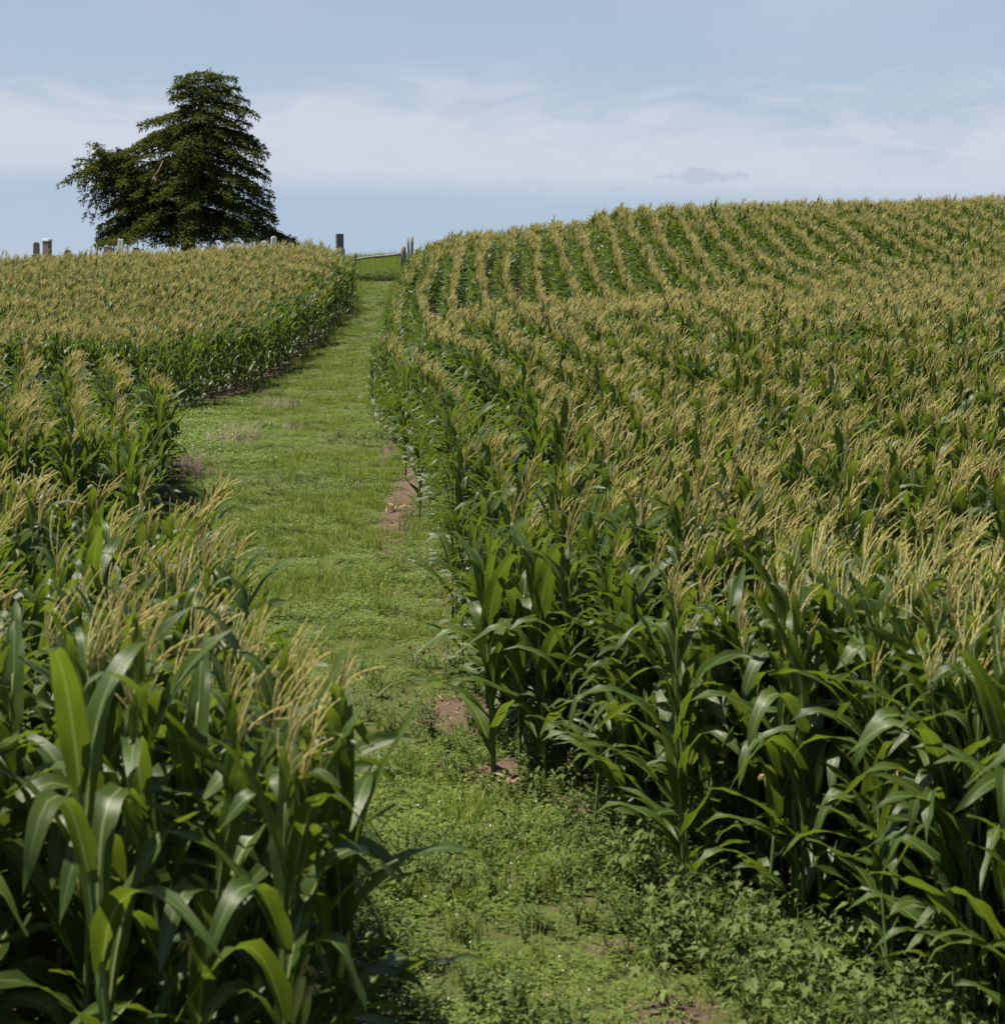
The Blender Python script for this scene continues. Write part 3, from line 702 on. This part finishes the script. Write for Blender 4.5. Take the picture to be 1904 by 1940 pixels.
src_dry = protos('dry_grass', [grass_patch(110 + i, 110, .26, (.08, .3), .0028, ('drygrass',), (.3, 1.5)) for i in range(2)])

def sample(n, x0, x1, y0, y1, dens):
    """random points kept with probability dens(x, y)"""
    x = rng.uniform(x0, x1, n); y = rng.uniform(y0, y1, n); k = rng.random(n) < dens(x, y)
    return x[k], y[k]
def in_view(x, y, m=1.15): return (abs(x) < (952 / F * y + m))
def put(name, src, x, y, s, idx, label, cat, tilt=.1):
    n = len(x); z = height(x, y)
    rot = np.stack([rng.normal(0, tilt, n), rng.normal(0, tilt, n), rng.uniform(0, 6.28, n)], 1)
    return scatter(name, src, np.column_stack([x, y, z]), rot, s, idx, label, cat)
open_ = lambda x, y: (~in_corn(x, y)) & (np.abs(x) < 952 / F * y + 1.0)
bare = lambda x, y: np.clip(1.25 - 1.35 * soil_at(x, y) + .5 * (nse(x, y, 6.0, 4) - .5), .03, 1)
# turf of the path: dense close by, sparser and larger far off
px, py, ps = [], [], []
for (y0, y1, x0, x1, per) in ((7, 20, -5, 5, 34), (20, 40, -9, 1, 22), (40, 62, -14, -1, 12), (62, 118, -10, -3, 9)):
    n = int((y1 - y0) * (x1 - x0) * per)
    x, y = sample(n, x0, x1, y0, y1, lambda x, y: open_(x, y) * bare(x, y))
    px.append(x); py.append(y)
x = np.concatenate(px); y = np.concatenate(py)
sel = nse(x, y, .9, 2) * .6 + rng.random(len(x)) * .4
idx = np.where(sel < .36, rng.integers(0, 3, len(x)), np.where(sel < .66, rng.integers(3, 6, len(x)), rng.integers(6, 9, len(x))))
sc = rng.uniform(.7, 1.2, len(x)) * (.68 + .6 * nse(x, y, .7, 9)) * (1 + .4 * np.clip((y - 40) / 60, 0, 1)) * np.where(y > 40, 1.0, .95)
put('turf', src_turf, x, y, sc, idx, 'short turf of grass, clover and small weeds covering the farm path', 'grass')
# weeds along both corn edges and filling the bottom right
def dens_edge(x, y):
    dr = edge_right(y) - x; dl = x - np.where(y < 39, edge_left_near(y), edge_left_far(y))
    e = np.exp(-np.clip(dr, 0, 9) / .28) * np.where(y < 20, 1, .35 + .2 * nse(x, y, .8)) + np.exp(-np.clip(dl, 0, 9) / .35) * .6
    nearfill = np.where((y < 15.5), .26 * np.clip((15.5 - y) / 3, 0, 1) * (nse(x, y, 1.4, 3) > .35), 0) + .04 + .3 * np.clip(1 - (edge_right(y) - x) / 1.0, 0, 1) * (y < 13.5)
    return np.clip(e + nearfill, 0, 1) * (~in_corn(x, y)) * np.clip(1.2 - 1.1 * soil_at(x, y), 0, 1)
x, y = sample(8500, -4, 5, 7.5, 20, dens_edge); x2, y2 = sample(16000, -12, 0, 20, 112, lambda x, y: dens_edge(x, y) * .65)
x3, y3 = sample(6200, -1, 5, 8, 17, lambda x, y: in_corn(x, y) * (x < edge_right(y) + 1.5) * .55)
x4, y4 = sample(2600, -5, 0, 7, 17, lambda x, y: (x < edge_left_near(y) + .5) & in_view(x, y, .5) & (x > edge_left_near(y) - 2.0))
x5, y5 = sample(700, -10.5, -4, 114, 118, lambda x, y: x * 0 + 1)
x = np.concatenate([x, x2, x3, x4, x5]); y = np.concatenate([y, y2, y3, y4, y5])
put('weeds', src_weed, x, y, rng.uniform(.55, 1.15, len(x)) * np.where(y > 113.5, 1.9, 1), rng.integers(0, 4, len(x)), 'narrow-leaved green weeds along the edges of the path and under the corn', 'weeds')
# broad weeds bottom right
x, y = sample(1000, .9, 4.5, 8, 12.6, lambda x, y: np.clip((x - (edge_right(y) - 1.1)) / .8, 0, 1) * (x < edge_right(y) + 1.2) * .42)
put('broad_weeds', src_broad, x, y, rng.uniform(.6, 1.05, len(x)), rng.integers(0, 4, len(x)), 'broad lobed-leaf weeds crowding under the corn at the bottom right', 'weeds')
# pale weed mat of the turnaround on the left
def dens_turn(x, y): return ((y > 40) & (y < 60) & (x < -4.6 - .12 * (y - 40)) & (x > -15) & ~in_corn(x, y)) * (.65 + .3 * nse(x, y, 1.1, 1)) * np.clip((-4.9 - .12 * (y - 40) - x) / 1.6 + nse(x, y, 2.3, 7) - .5, 0, 1)
x, y = sample(6500, -15, -4, 40, 60, dens_turn)
put('weed_mat', src_turf, x, y, rng.uniform(1.4, 2.3, len(x)), rng.integers(3, 6, len(x)), 'pale green weed mat filling the turnaround left of the path', 'weeds')
# tall grass: tufts in the path, the bank behind and before the gate, cemetery grass
x1, y1 = sample(5500, -26, 4, 115, 150, lambda x, y: (~in_corn(x, y)) * .9 * ((x > -9) | (y > 117)))
x2, y2 = sample(1700, -5, 2, 8.5, 40, lambda x, y: open_(x, y) * bare(x, y) * .16)
x3, y3 = sample(2500, -11, -3, 38, 115, lambda x, y: open_(x, y) * np.exp(-np.clip(x - np.where(y < 56, -9.5, edge_left_far(y)), 0, 9) / .5) * .8)
x = np.concatenate([x1, x2, x3]); y = np.concatenate([y1, y2, y3])
sc = np.where(y > 100, rng.uniform(1.0, 1.9, len(x)), rng.uniform(.5, 1.0, len(x)))
put('tall_grass', src_tall, x, y, sc, rng.integers(0, 3, len(x)), 'taller unmown grass round the gate, in the cemetery and beside the corn', 'grass')
# dead clumps
px, py = [], []
for (u, v, ru, ry, n) in ((445, 832, 60, 1.6, 26), (355, 888, 30, .9, 10), (535, 768, 40, 1.5, 9)):
    cx, cy = unproj(u, v)
    px.append(rng.normal(cx, ru / F * cy * .55, n)); py.append(rng.normal(cy, ry, n))
x = np.concatenate(px); y = np.concatenate(py)
put('dead_grass', src_dry, x, y, rng.uniform(.8, 1.5, len(x)), rng.integers(0, 2, len(x)), 'pinkish dead grass patches in the turnaround', 'dead grass')

# dry bits of leaf and stalk lying on the soil
lit = []
for k in range(3):
    mb = MB(); q = np.random.default_rng(400 + k)
    for i in range(9):
        V, Fc, uv = leaf_geo(L=q.uniform(.03, .12), W=q.uniform(.006, .02), a0=80, a1=q.uniform(85, 120), n=3, cross=3, twist=q.normal(0, 60), wave=.003, seed=i)
        mb.add(V, Fc, uv, 0, T(q.normal(0, .16), q.normal(0, .16), q.uniform(.01, .03), rz=q.uniform(0, 6.28)))
    for i in range(10):
        c = T(q.normal(0, .16), q.normal(0, .16), .0, q.uniform(0, 3), q.uniform(0, 3), q.uniform(0, 6), q.uniform(.008, .026))
        mb.add([(1, 0, 0), (-1, 0, 0), (0, 1.2, 0), (0, -1, 0), (0, 0, .8), (0, 0, -.8)], [(0, 2, 4), (2, 1, 4), (1, 3, 4), (3, 0, 4), (2, 0, 5), (1, 2, 5), (3, 1, 5), (0, 3, 5)], None, 1, c)
    lit.append(mb.mesh('litter', [M['deadleaf'], M['clod']], False))
src_lit = protos('litter', lit)
x, y = sample(9000, -6, 5, 8, 34, lambda x, y: np.clip(soil_at(x, y) - .12, 0, 1) * (x < edge_right(y) + 1.2) * (x > edge_left_near(y) - 1.2) * .28)
put('litter', src_lit, x, y, rng.uniform(.6, 1.2, len(x)), rng.integers(0, 3, len(x)), 'dry leaf scraps and clods lying on the bare soil', 'litter')

# individual plants and litter on the path
def brush(u, v, label, n=60, h=.7, r=.55):  # n twigs
    x, y = unproj(u, v); q = np.random.default_rng(int(u)); mb = MB()
    for i in range(n):
        a = q.uniform(0, 6.28); l = h * q.uniform(.25, 1.1); sp = r * q.uniform(.1, 1.1); cx, cy = q.normal(0, .28), q.normal(0, .16)
        t = np.linspace(0, 1, 5)
        tube(np.stack([cx + sp * math.cos(a) * t, cy + sp * math.sin(a) * t, l * np.sin(t * q.uniform(1.2, 2.4)) * .9], 1) + q.normal(0, .03, (5, 3)) * t[:, None], np.linspace(.006, .002, 5), 3, mb, 0, cap=False)
    o = part('dead_bush', mb.mesh('dead_bush', [M['twig']])); o.location = (x, y, hz(x, y)); o['label'] = label; o['category'] = 'bush'
    return o
brush(352, 905, 'brown dead bush at the corner of the near left field beside the turnaround', 170, .5, .45)
def dry_leaf(u, v, label, sc=1):
    x, y = unproj(u, v); mb = MB()
    for k in range(4):
        V, Fc, uv = leaf_geo(L=.5 + .12 * k, W=.07, a0=10 + 12 * k, a1=170, pw=1.2, n=9, cross=3, twist=60 * (k - 1), wave=.02, seed=k)
        mb.add(V, Fc, uv, 0, T(0, 0, 0, rz=k * 1.9 + .5))
    o = part('dry_leaf', mb.mesh('dry_leaf', [M['deadleaf']])); o.location = (x, y, hz(x, y)); o.scale = (sc,) * 3; o['label'] = label; o['category'] = 'dry leaf'
dry_leaf(748, 968, 'curled tan dry corn leaf on bare soil at the edge of the right field', .62)
dry_leaf(905, 1175, 'small orange dry leaf under the edge of the right corn', .5)
dry_leaf(960, 1490, 'flattened tan dry leaf on the bare soil below the short corn plants', .45)
def weed_thing(u, v, me, s, label):
    x, y = unproj(u, v); o = part('broadleaf_weed', me); o.location = (x, y, hz(x, y)); o.scale = (s,) * 3; o.rotation_euler.z = u; o['label'] = label; o['category'] = 'weed'
bw = broad_weed(200, .55, 30, (.10, .16)); bw2 = broad_weed(201, .5, 30, (.09, .15)); lw = lance_weed(210, .5, 44, (.1, .16), .016, 5, .2)
weed_thing(1640, 1880, bw, 1.0, 'large lobed-leaf weed left of the bottom right corn plant')
weed_thing(1850, 1905, bw2, 1.1, 'large lobed-leaf weed in the very bottom right corner')
weed_thing(1480, 1800, lw, .9, 'tall lance-leaved weed in front of the right corn near the bottom')
weed_thing(820, 1690, lw, .55, 'small lance-leaved weed on the path right of the nearest left corn')

# ------------------------------------------------------------------ cemetery: stones, tree, fence
def box_geo(w, d, h, taper=0.0, top='flat', bevel=.02, wob=0):
    """stone body; top: flat, round, peak, cap"""
    mb = MB(); pts = []
    if top == 'round':
        for a in np.linspace(0, math.pi, 11): pts.append((math.cos(a) * w / 2, h - w / 2 * .8 + math.sin(a) * w / 2 * .8))
    elif top == 'peak': pts = [(w/2, h - w * .35), (0, h), (-w/2, h - w * .35)]
    elif top == 'slant': pts = [(w/2, h * .72), (w * .1, h), (-w/2, h)]
    elif top == 'notch': pts = [(w/2, h * .72), (w * .42, h * .8), (w * .05, h * .86), (-w * .08, h), (-w/2, h * .98)]
    else: pts = [(w/2, h - bevel), (w/2 - bevel, h), (-w/2 + bevel, h), (-w/2, h - bevel)]
    base = [(-w/2 * (1 + taper), 0)]
    prof = [(w/2 * (1 + taper), 0)] + pts + base
    n = len(prof); V = []
    for k, (yy, ins) in enumerate(((-d/2, bevel), (-d/2 + bevel, 0), (d/2 - bevel, 0), (d/2, bevel))):
        cx, cz = 0, h * .5
        for (px_, pz) in prof: V.append((px_ - np.sign(px_) * ins, yy, pz - (ins if pz > h * .5 else 0)))
    Fc = [tuple(range(n))] + [tuple(3 * n + i for i in range(n))[::-1]]
    for k in range(3):
        for i in range(n): j = (i + 1) % n; Fc.append((k*n+i, (k+1)*n+i, (k+1)*n+j, k*n+j))
    mb.add(V, Fc); return mb
def stone(name, label, cat, u, D, parts, rz=0, tilt=0):
    """parts: (name, width, depth, height, material, top, taper) stacked upwards"""
    x = at(u, D); t = thing(name, label, cat, (x, D, hz(x, D) - .05), (0, tilt, rz)); z = 0
    for (pn, w, d, h, m, top, tp) in parts:
        part(pn, box_geo(w, d, h, tp, top).mesh(pn, [M[m]], smooth=False), t, (0, 0, z)); z += h
    return t
DC = 130.0; K = F / DC   # pixels per metre in the cemetery
def ht(u, vtop, D): return (520 - vtop) / F * D - hz(at(u, D), D) + .05
def full(u, vtop, D, base_h): return ht(u, vtop, D) - base_h
stone('gravestone', 'brown round-topped granite pillar at the far left of the cemetery', 'gravestone', 69, DC,
      [('base', .56, .5, full(69, 482, DC, 0), 'greystone', 'flat', 0), ('pillar', .36, .34, 24 / K, 'redgranite', 'round', .05)])
stone('gravestone', 'tall square brown monument with white edge and cap, right of the round-topped pillar', 'gravestone', 89.5, DC,
      [('base', .98, .8, full(89, 484, DC, 0), 'greystone', 'flat', 0), ('shaft', .46, .44, 27.5 / K, 'redgranite', 'flat', 0), ('cap', .52, .5, 4.5 / K, 'marble', 'flat', 0)], rz=-.35)
stone('gravestone', 'small rounded grey gravestone left of the tree', 'gravestone', 128.5, DC,
      [('base', .5, .4, full(128, 480, DC, 0), 'greystone', 'flat', .1), ('tablet', .44, .22, 8 / K, 'greystone', 'round', .1)])
stone('gravestone', 'low pinkish slanted gravestone beside the white slabs under the tree', 'gravestone', 207, DC,
      [('base', .9, .5, full(207, 480, DC, 0), 'pinkgranite', 'flat', .0), ('tablet', .72, .3, 14 / K, 'pinkgranite', 'slant', .05)], rz=.2)
stone('gravestone', 'thin white gravestone leaning furthest left in the white cluster', 'gravestone', 223.5, DC, [('tablet', .17, .10, ht(223, 452, DC), 'marble', 'round', 0)], tilt=.035)
cr = thing('gravestone', 'white stone cross in the middle of the white gravestone cluster', 'gravestone', (at(233, DC + 1), DC + 1, hz(at(233, DC), DC) - .05), (0, -.02, 0))
part('cross', box_geo(.15, .12, ht(233, 452, DC), 0, 'peak').mesh('cross', [M['marble']], False), cr)
part('cross_arm', box_geo(.46, .10, .13).mesh('cross_arm', [M['marble']], False), cr, (0, 0, ht(233, 452, DC) - .62))
stone('gravestone', 'short white gravestone furthest right in the white cluster', 'gravestone', 240, DC - 1, [('tablet', .19, .12, ht(240, 462, DC), 'marble', 'round', 0)], tilt=-.02)
stone('gravestone', 'grey tablet behind the white cross', 'gravestone', 229, DC + 2.5, [('tablet', .34, .14, ht(229, 463, DC), 'limestone', 'flat', 0)])
stone('gravestone', 'thin white post-like gravestone left of the low branch of the tree', 'gravestone', 171, DC + 1, [('tablet', .10, .08, ht(171, 463, DC), 'marble', 'peak', 0)], tilt=.02)
stone('gravestone', 'thin white gravestone under the tip of the low branch', 'gravestone', 187, DC + 1, [('tablet', .11, .08, ht(187, 463, DC), 'limestone', 'flat', 0)], tilt=-.05)
bs = stone('gravestone', 'black granite gravestone with a stepped top, left of the tree trunk', 'gravestone', 260, DC,
      [('base', .66, .4, full(260, 482, DC, 0), 'blackgranite', 'flat', 0), ('tablet', .42, .2, 14 / K, 'blackgranite', 'slant', 0)])
part('side_ornament', box_geo(.36, .14, .13, 0, 'flat').mesh('side_ornament', [M['blackgranite']], False), bs, (.26, 0, full(260, 482, DC, 0) + .28), (0, -.15, 0))
stone('gravestone', 'small white rounded gravestone at the right skirt of the tree', 'gravestone', 500.5, DC - 2, [('tablet', .34, .16, ht(500, 456, DC - 2), 'marble', 'round', 0)])
stone('gravestone', 'tall white tablet gravestone right of the small rounded one', 'gravestone', 519, DC - 2, [('tablet', .36, .16, ht(519, 447, DC - 2), 'marble', 'round', 0)], rz=.3)
stone('gravestone', 'tall dark grey granite pillar on a pale plinth beside the gate', 'gravestone', 643.5, DC - 3,
      [('base', .62, .55, full(644, 471, DC - 3, 0), 'limestone', 'flat', 0), ('shaft', .46, .42, 28 / K, 'greygranite', 'flat', .02)], rz=.25)
stone('gravestone', 'small pale stone glimpsed just left of the tree trunk', 'gravestone', 345 - 12, DC + 1, [('tablet', .14, .1, ht(333, 467, DC), 'limestone', 'round', 0)])

def post_mesh(h, r, seed, lean=0):
    q = np.random.default_rng(seed); mb = MB(); n = 7; t = np.linspace(0, 1, n)
    tube(np.stack([lean * t * h + q.normal(0, .008, n), q.normal(0, .008, n), h * t], 1), r * (1.08 - .12 * t + q.normal(0, .03, n)), 9, mb)
    return mb.mesh('post', [M['wood']])
GD = 124.0
x0, x1 = at(672, GD), at(764, GD + .5)
fence = thing('wooden_fence', 'weathered grey rail and wire closing the end of the path between two posts', 'fence', (x0, GD, hz(x0, GD)))
def zt(v, D): return (520 - v) / F * D
z0 = hz(x0, GD)
part('post', post_mesh(zt(478, GD) - z0 + .3, .095, 1), fence, (0, 0, -.3))
part('post', post_mesh(zt(466, GD) - hz(x1, GD) + .3, .17, 2), fence, (x1 - x0, .5, hz(x1, GD) - z0 - .3))
rl = MB(); tt = np.linspace(0, 1, 9)
tube(np.stack([.1 + (x1 - x0 - .25) * tt, -.12 + .5 * tt, zt(491, GD) - z0 + (zt(480.5, GD) - zt(491, GD)) * tt ** .9 + .02 * np.sin(tt * 6)], 1), 0.078 - .008 * np.sin(tt * 9), 7, rl)
part('rail', rl.mesh('rail', [M['wood']]), fence)
rb = MB(); tube([(.1, 0, zt(486, GD) - z0), (.6, .1, zt(489, GD) - z0)], .045, 6, rb); part('rail_stub', rb.mesh('rail_stub', [M['wood']]), fence)
for vv in (484.5, 487.5):
    wm = MB(); tube(np.stack([(x1 - x0) * tt, .1 + .3 * tt, zt(vv, GD) - z0 + (zt(vv - 1, GD) - zt(vv, GD)) * tt - .04 * np.sin(tt * 3.14)], 1), .008, 4, wm)
    part('wire', wm.mesh('wire', [M['wire']]), fence)
for (u, vt, r_, D, sd_, lab) in ((775, 450, .075, GD + 3, 5, 'thin grey corner post left of the leaning split post, behind the gate'), (780, 447, .10, GD + 1.5, 6, 'tallest weathered split post behind the right gate post'),
                     ):
    x = at(u, D); o = part('fence_post', post_mesh(zt(vt, D) - hz(x, D) + .3, r_, sd_, .03 * (sd_ - 6))); o.location = (x, D, hz(x, D) - .3); o['label'] = lab; o['category'] = 'post'

# ---- the tree
def build_tree():
    D = 138.0; k = F / D; bx = at(357, D); bz = hz(bx, D) - .2
    q = np.random.default_rng(5)
    tr = thing('cedar_tree', 'broad dark evergreen tree with drooping tiers standing among the gravestones', 'tree', (bx, D, bz))
    def W(u, v): return np.array([(u - 357) / k, 0, (520 - v) / k - bz])     # metres in the tree's own frame
    def tn(pts, rad, name, sides=9):
        mb = MB(); tube(pts, rad, sides, mb); return part(name, mb.mesh(name, [M['bark']]), tr)
    trunk = [W(355, 560), W(356, 470), W(362, 400), W(372, 330), W(376, 270), W(378, 215), W(388, 165), W(400, 126)]
    trunk[0][2] = 0
    tn(trunk, [.62, .52, .44, .36, .26, .18, .10, .03], 'trunk', 12)
    limbL = [W(356, 455), W(320, 420), W(270, 370), W(225, 325), W(205, 296)]
    limbL = [p + np.array([0, dy, 0]) for p, dy in zip(limbL, (0, -.3, -.8, -1.0, -1.0))]
    tn(limbL, [.28, .24, .18, .11, .04], 'limb')
    limbR = [W(362, 440), W(400, 415), W(440, 385), W(465, 350)]
    tn(limbR, [.24, .18, .12, .05], 'limb')
    dead = [W(372, 345), W(340, 320) + [0, -4.6, 0], W(325, 342) + [0, -5.0, 0]]
    mb = MB(); tube([W(318, 340) + [0, -5.2, 0], W(326, 330) + [0, -5.3, 0], W(333, 312) + [0, -5.2, 0]], [.07, .06, .03], 5, mb)
    for a_ in range(5): tube([W(318, 340) + [0, -5.2, 0], W(312 + 6 * a_, 352 + 4 * (a_ % 3)) + [0, -5.3, 0]], [.03, .012], 4, mb)
    o = part('dead_branch', mb.mesh('dead_branch', [M['deadleaf']]), tr); o['label'] = 'pale bare broken branch'
    # silhouette half widths (u) by height (v)
    SL = [(122, 388), (132, 365), (145, 345), (160, 330), (178, 318), (195, 318), (205, 330), (218, 325), (232, 290), (245, 262), (258, 247), (275, 292), (288, 226), (330, 206), (380, 200), (420, 190), (440, 185), (455, 178)]
    SR = [(122, 415), (130, 425), (140, 432), (160, 448), (180, 458), (198, 470), (210, 500), (225, 488), (250, 470), (275, 492), (300, 512), (330, 500), (345, 517), (370, 522), (395, 528), (420, 538), (445, 548), (460, 560)]
    lv = np.array(SL, float); rv = np.array(SR, float)
    tv = np.array([(p_[2]) for p_ in trunk])
    fol = MB(); brm = []
    V = []; Fc = []; cnt = [0]
    def spray(p, dirv, size):
        # a flat fan of slim needle-covered twigs, tips drooping a little
        for b in range(4):
            a = q.normal(0, .6); d = np.array([dirv[0] * math.cos(a) - dirv[1] * math.sin(a), dirv[0] * math.sin(a) + dirv[1] * math.cos(a), dirv[2] + q.normal(-.05, .25)])
            d /= np.linalg.norm(d) + 1e-9
            sdv = np.cross(d, [0, 0, 1]) + q.normal(0, .25, 3); sdv /= np.linalg.norm(sdv) + 1e-9
            L_ = size * q.uniform(.6, 1.3); w = L_ * q.uniform(.10, .19)
            m = p + d * L_ * .45 + sdv * w + np.array([0, 0, .01]); n_ = p + d * L_ * .5 - sdv * w
            e = p + d * L_ + np.array([0, 0, -.16 * L_])
            V.extend([p, m, e, n_]); c = cnt[0]; Fc.extend([(c, c + 1, c + 2), (c, c + 2, c + 3)]); cnt[0] += 4
    def branch(p0, tip, droop, fol_r, nspray, start=.3, rad=.06):
        t = np.linspace(0, 1, 7)
        mid = p0 + (tip - p0) * t[:, None]
        mid[:, 2] += droop * np.sin(t * math.pi) * np.linalg.norm(tip - p0)
        mid[1:-1] += q.normal(0, .05, (5, 3))
        brm.append((mid, np.linspace(rad, .012, 7)))
        dv = (tip - p0); hd = dv[:2] / (np.linalg.norm(dv[:2]) + 1e-9)
        for i in range(nspray):
            f = start + (1 - start) * q.random() ** .75
            c = np.array([np.interp(f, t, mid[:, j]) for j in range(3)])
            w = fol_r * (.35 + .85 * math.sin(math.pi * min(1, f * .9)))
            lat = q.normal(0, .5) * w
            pos = c + np.array([-hd[1] * lat, hd[0] * lat, q.normal(.03, .085) - .16 * abs(lat) ** 1.3])
            dd = np.array([hd[0] - hd[1] * lat / (w + .1) * .9, hd[1] + hd[0] * lat / (w + .1) * .9, -.15])
            spray(pos, dd, .24)
            if q.random() < .3: spray(pos - [0, 0, q.uniform(.05, .25)], np.array([dd[0] * .4, dd[1] * .4, -.8]), .22)
    # main crown: tiers of branches
    v = 462.0; tier = 0
    while v > 124:
        zt_ = (520 - v) / k - bz
        cx = np.interp(zt_, tv, [p_[0] for p_ in trunk])
        rl_ = cx - (np.interp(v + 9, lv[:, 0], lv[:, 1]) - 357) / k; rr_ = (np.interp(v + 9, rv[:, 0], rv[:, 1]) - 357) / k - cx
        nb = int(7 + 7 * min(1, (v - 120) / 160))
        a0 = q.uniform(0, 6.28)
        for b in range(nb):
            a = a0 + b / nb * 6.283 + q.normal(0, .12)
            cs, sn = math.cos(a), math.sin(a)
            rad_s = rr_ if cs > 0 else rl_
            rdep = (rl_ + rr_) / 2 * .85
            r_ = 1 / math.sqrt((cs / max(rad_s, .2)) ** 2 + (sn / max(rdep, .2)) ** 2) * (q.uniform(.97, 1.04) if (b % 3 == 0 or abs(sn) < .5) else q.uniform(.6, .95))
            low = v > 400
            zo = zt_ + (.06 if v < 260 else .16) * r_ * q.uniform(.4, 1.2) + q.normal(0, .16 + .12 * (v > 260))
            p0 = np.array([cx, 0, zo + .15 * r_])
            tip = np.array([cx + r_ * cs, r_ * sn, zt_ + q.normal(0, .16) - (.08 + .08 * (v > 300)) * r_ * q.uniform(.2, 1)])
            if tip[2] < 2.2: tip[2] = 2.2 + q.uniform(0, .4)
            ns = int(r_ * (33 if v > 230 else 36)) + 10
            branch(p0, tip, .06, .30 + .16 * r_ ** .7, ns, .16 if v > 250 else .22, .035 + .012 * r_)
        v -= (19 if v > 250 else 22) * q.uniform(.85, 1.15); tier += 1
    # hanging and outward branches of the left lobe
    Lp = np.array(limbL)
    for i in range(112):
        f = q.uniform(.35, 1); s = f * (len(Lp) - 1); j = min(int(s), len(Lp) - 2); c = Lp[j] + (Lp[j + 1] - Lp[j]) * (s - j)
        a = q.uniform(0, 6.28); r_ = q.uniform(1.2, 3.0)
        topv = q.random()
        # left reach by height
        zlo = (520 - 450) / k - bz; tipz = c[2] + q.uniform(-2.6, .9)
        tip = np.array([c[0] + r_ * math.cos(a), c[1] + r_ * math.sin(a), max(tipz, zlo)])
        vt = 520 - (tip[2] + bz) * k
        umin = np.interp(vt, [285, 300, 345, 355, 380, 400, 425, 450], [195, 150, 118, 135, 158, 170, 175, 200])
        if (tip[0] * k + 357) < umin: tip[0] = (umin - 357) / k
        branch(c, tip, .10, .55, int(26 + 16 * r_), .2, .05)
    for (u, vv, dy) in ((114, 352, -1.0), (122, 345, .4), (150, 303, -.6), (148, 318, -1.5), (190, 286, -1), (230, 284, -1.2), (165, 415, -1), (158, 385, -.4), (172, 425, .3)):
        tip = W(u, vv) + [0, dy, 0]; branch(Lp[3] + [0, 0, 0], tip, .12, .5, 70, .3, .05)
    # the low limb reaching left above the stones
    branch(W(345, 450) + [0, 1.0, 0], W(178, 454) + [0, 1.6, 0], .04, .55, 190, .15, .08)
    branch(W(345, 440), W(196, 444) + [0, -1.6, 0], .05, .5, 150, .2, .07)
    branch(W(380, 455), W(568, 462) + [0, -.6, 0], .05, .45, 150, .3, .07); branch(W(380, 440), W(556, 452) + [0, 1, 0], .05, .5, 150, .3, .07)
    fol.add(V, Fc)
    # crown split by tier height would be arbitrary: one foliage mass, the boughs that carry it as one part
    part('crown', fol.mesh('crown', [M['cedar']], smooth=False), tr)
    bm = MB()
    for (P, rd) in brm: tube(P, rd, 4, bm, cap=False)
    b_ = part('branches', bm.mesh('branches', [M['bark']]), tr); b_['kind'] = 'stuff'
    print('tree tris', len(Fc))
build_tree()
print('corn far', len(right), len(leftf), len(leftn), 'near', len(cand))
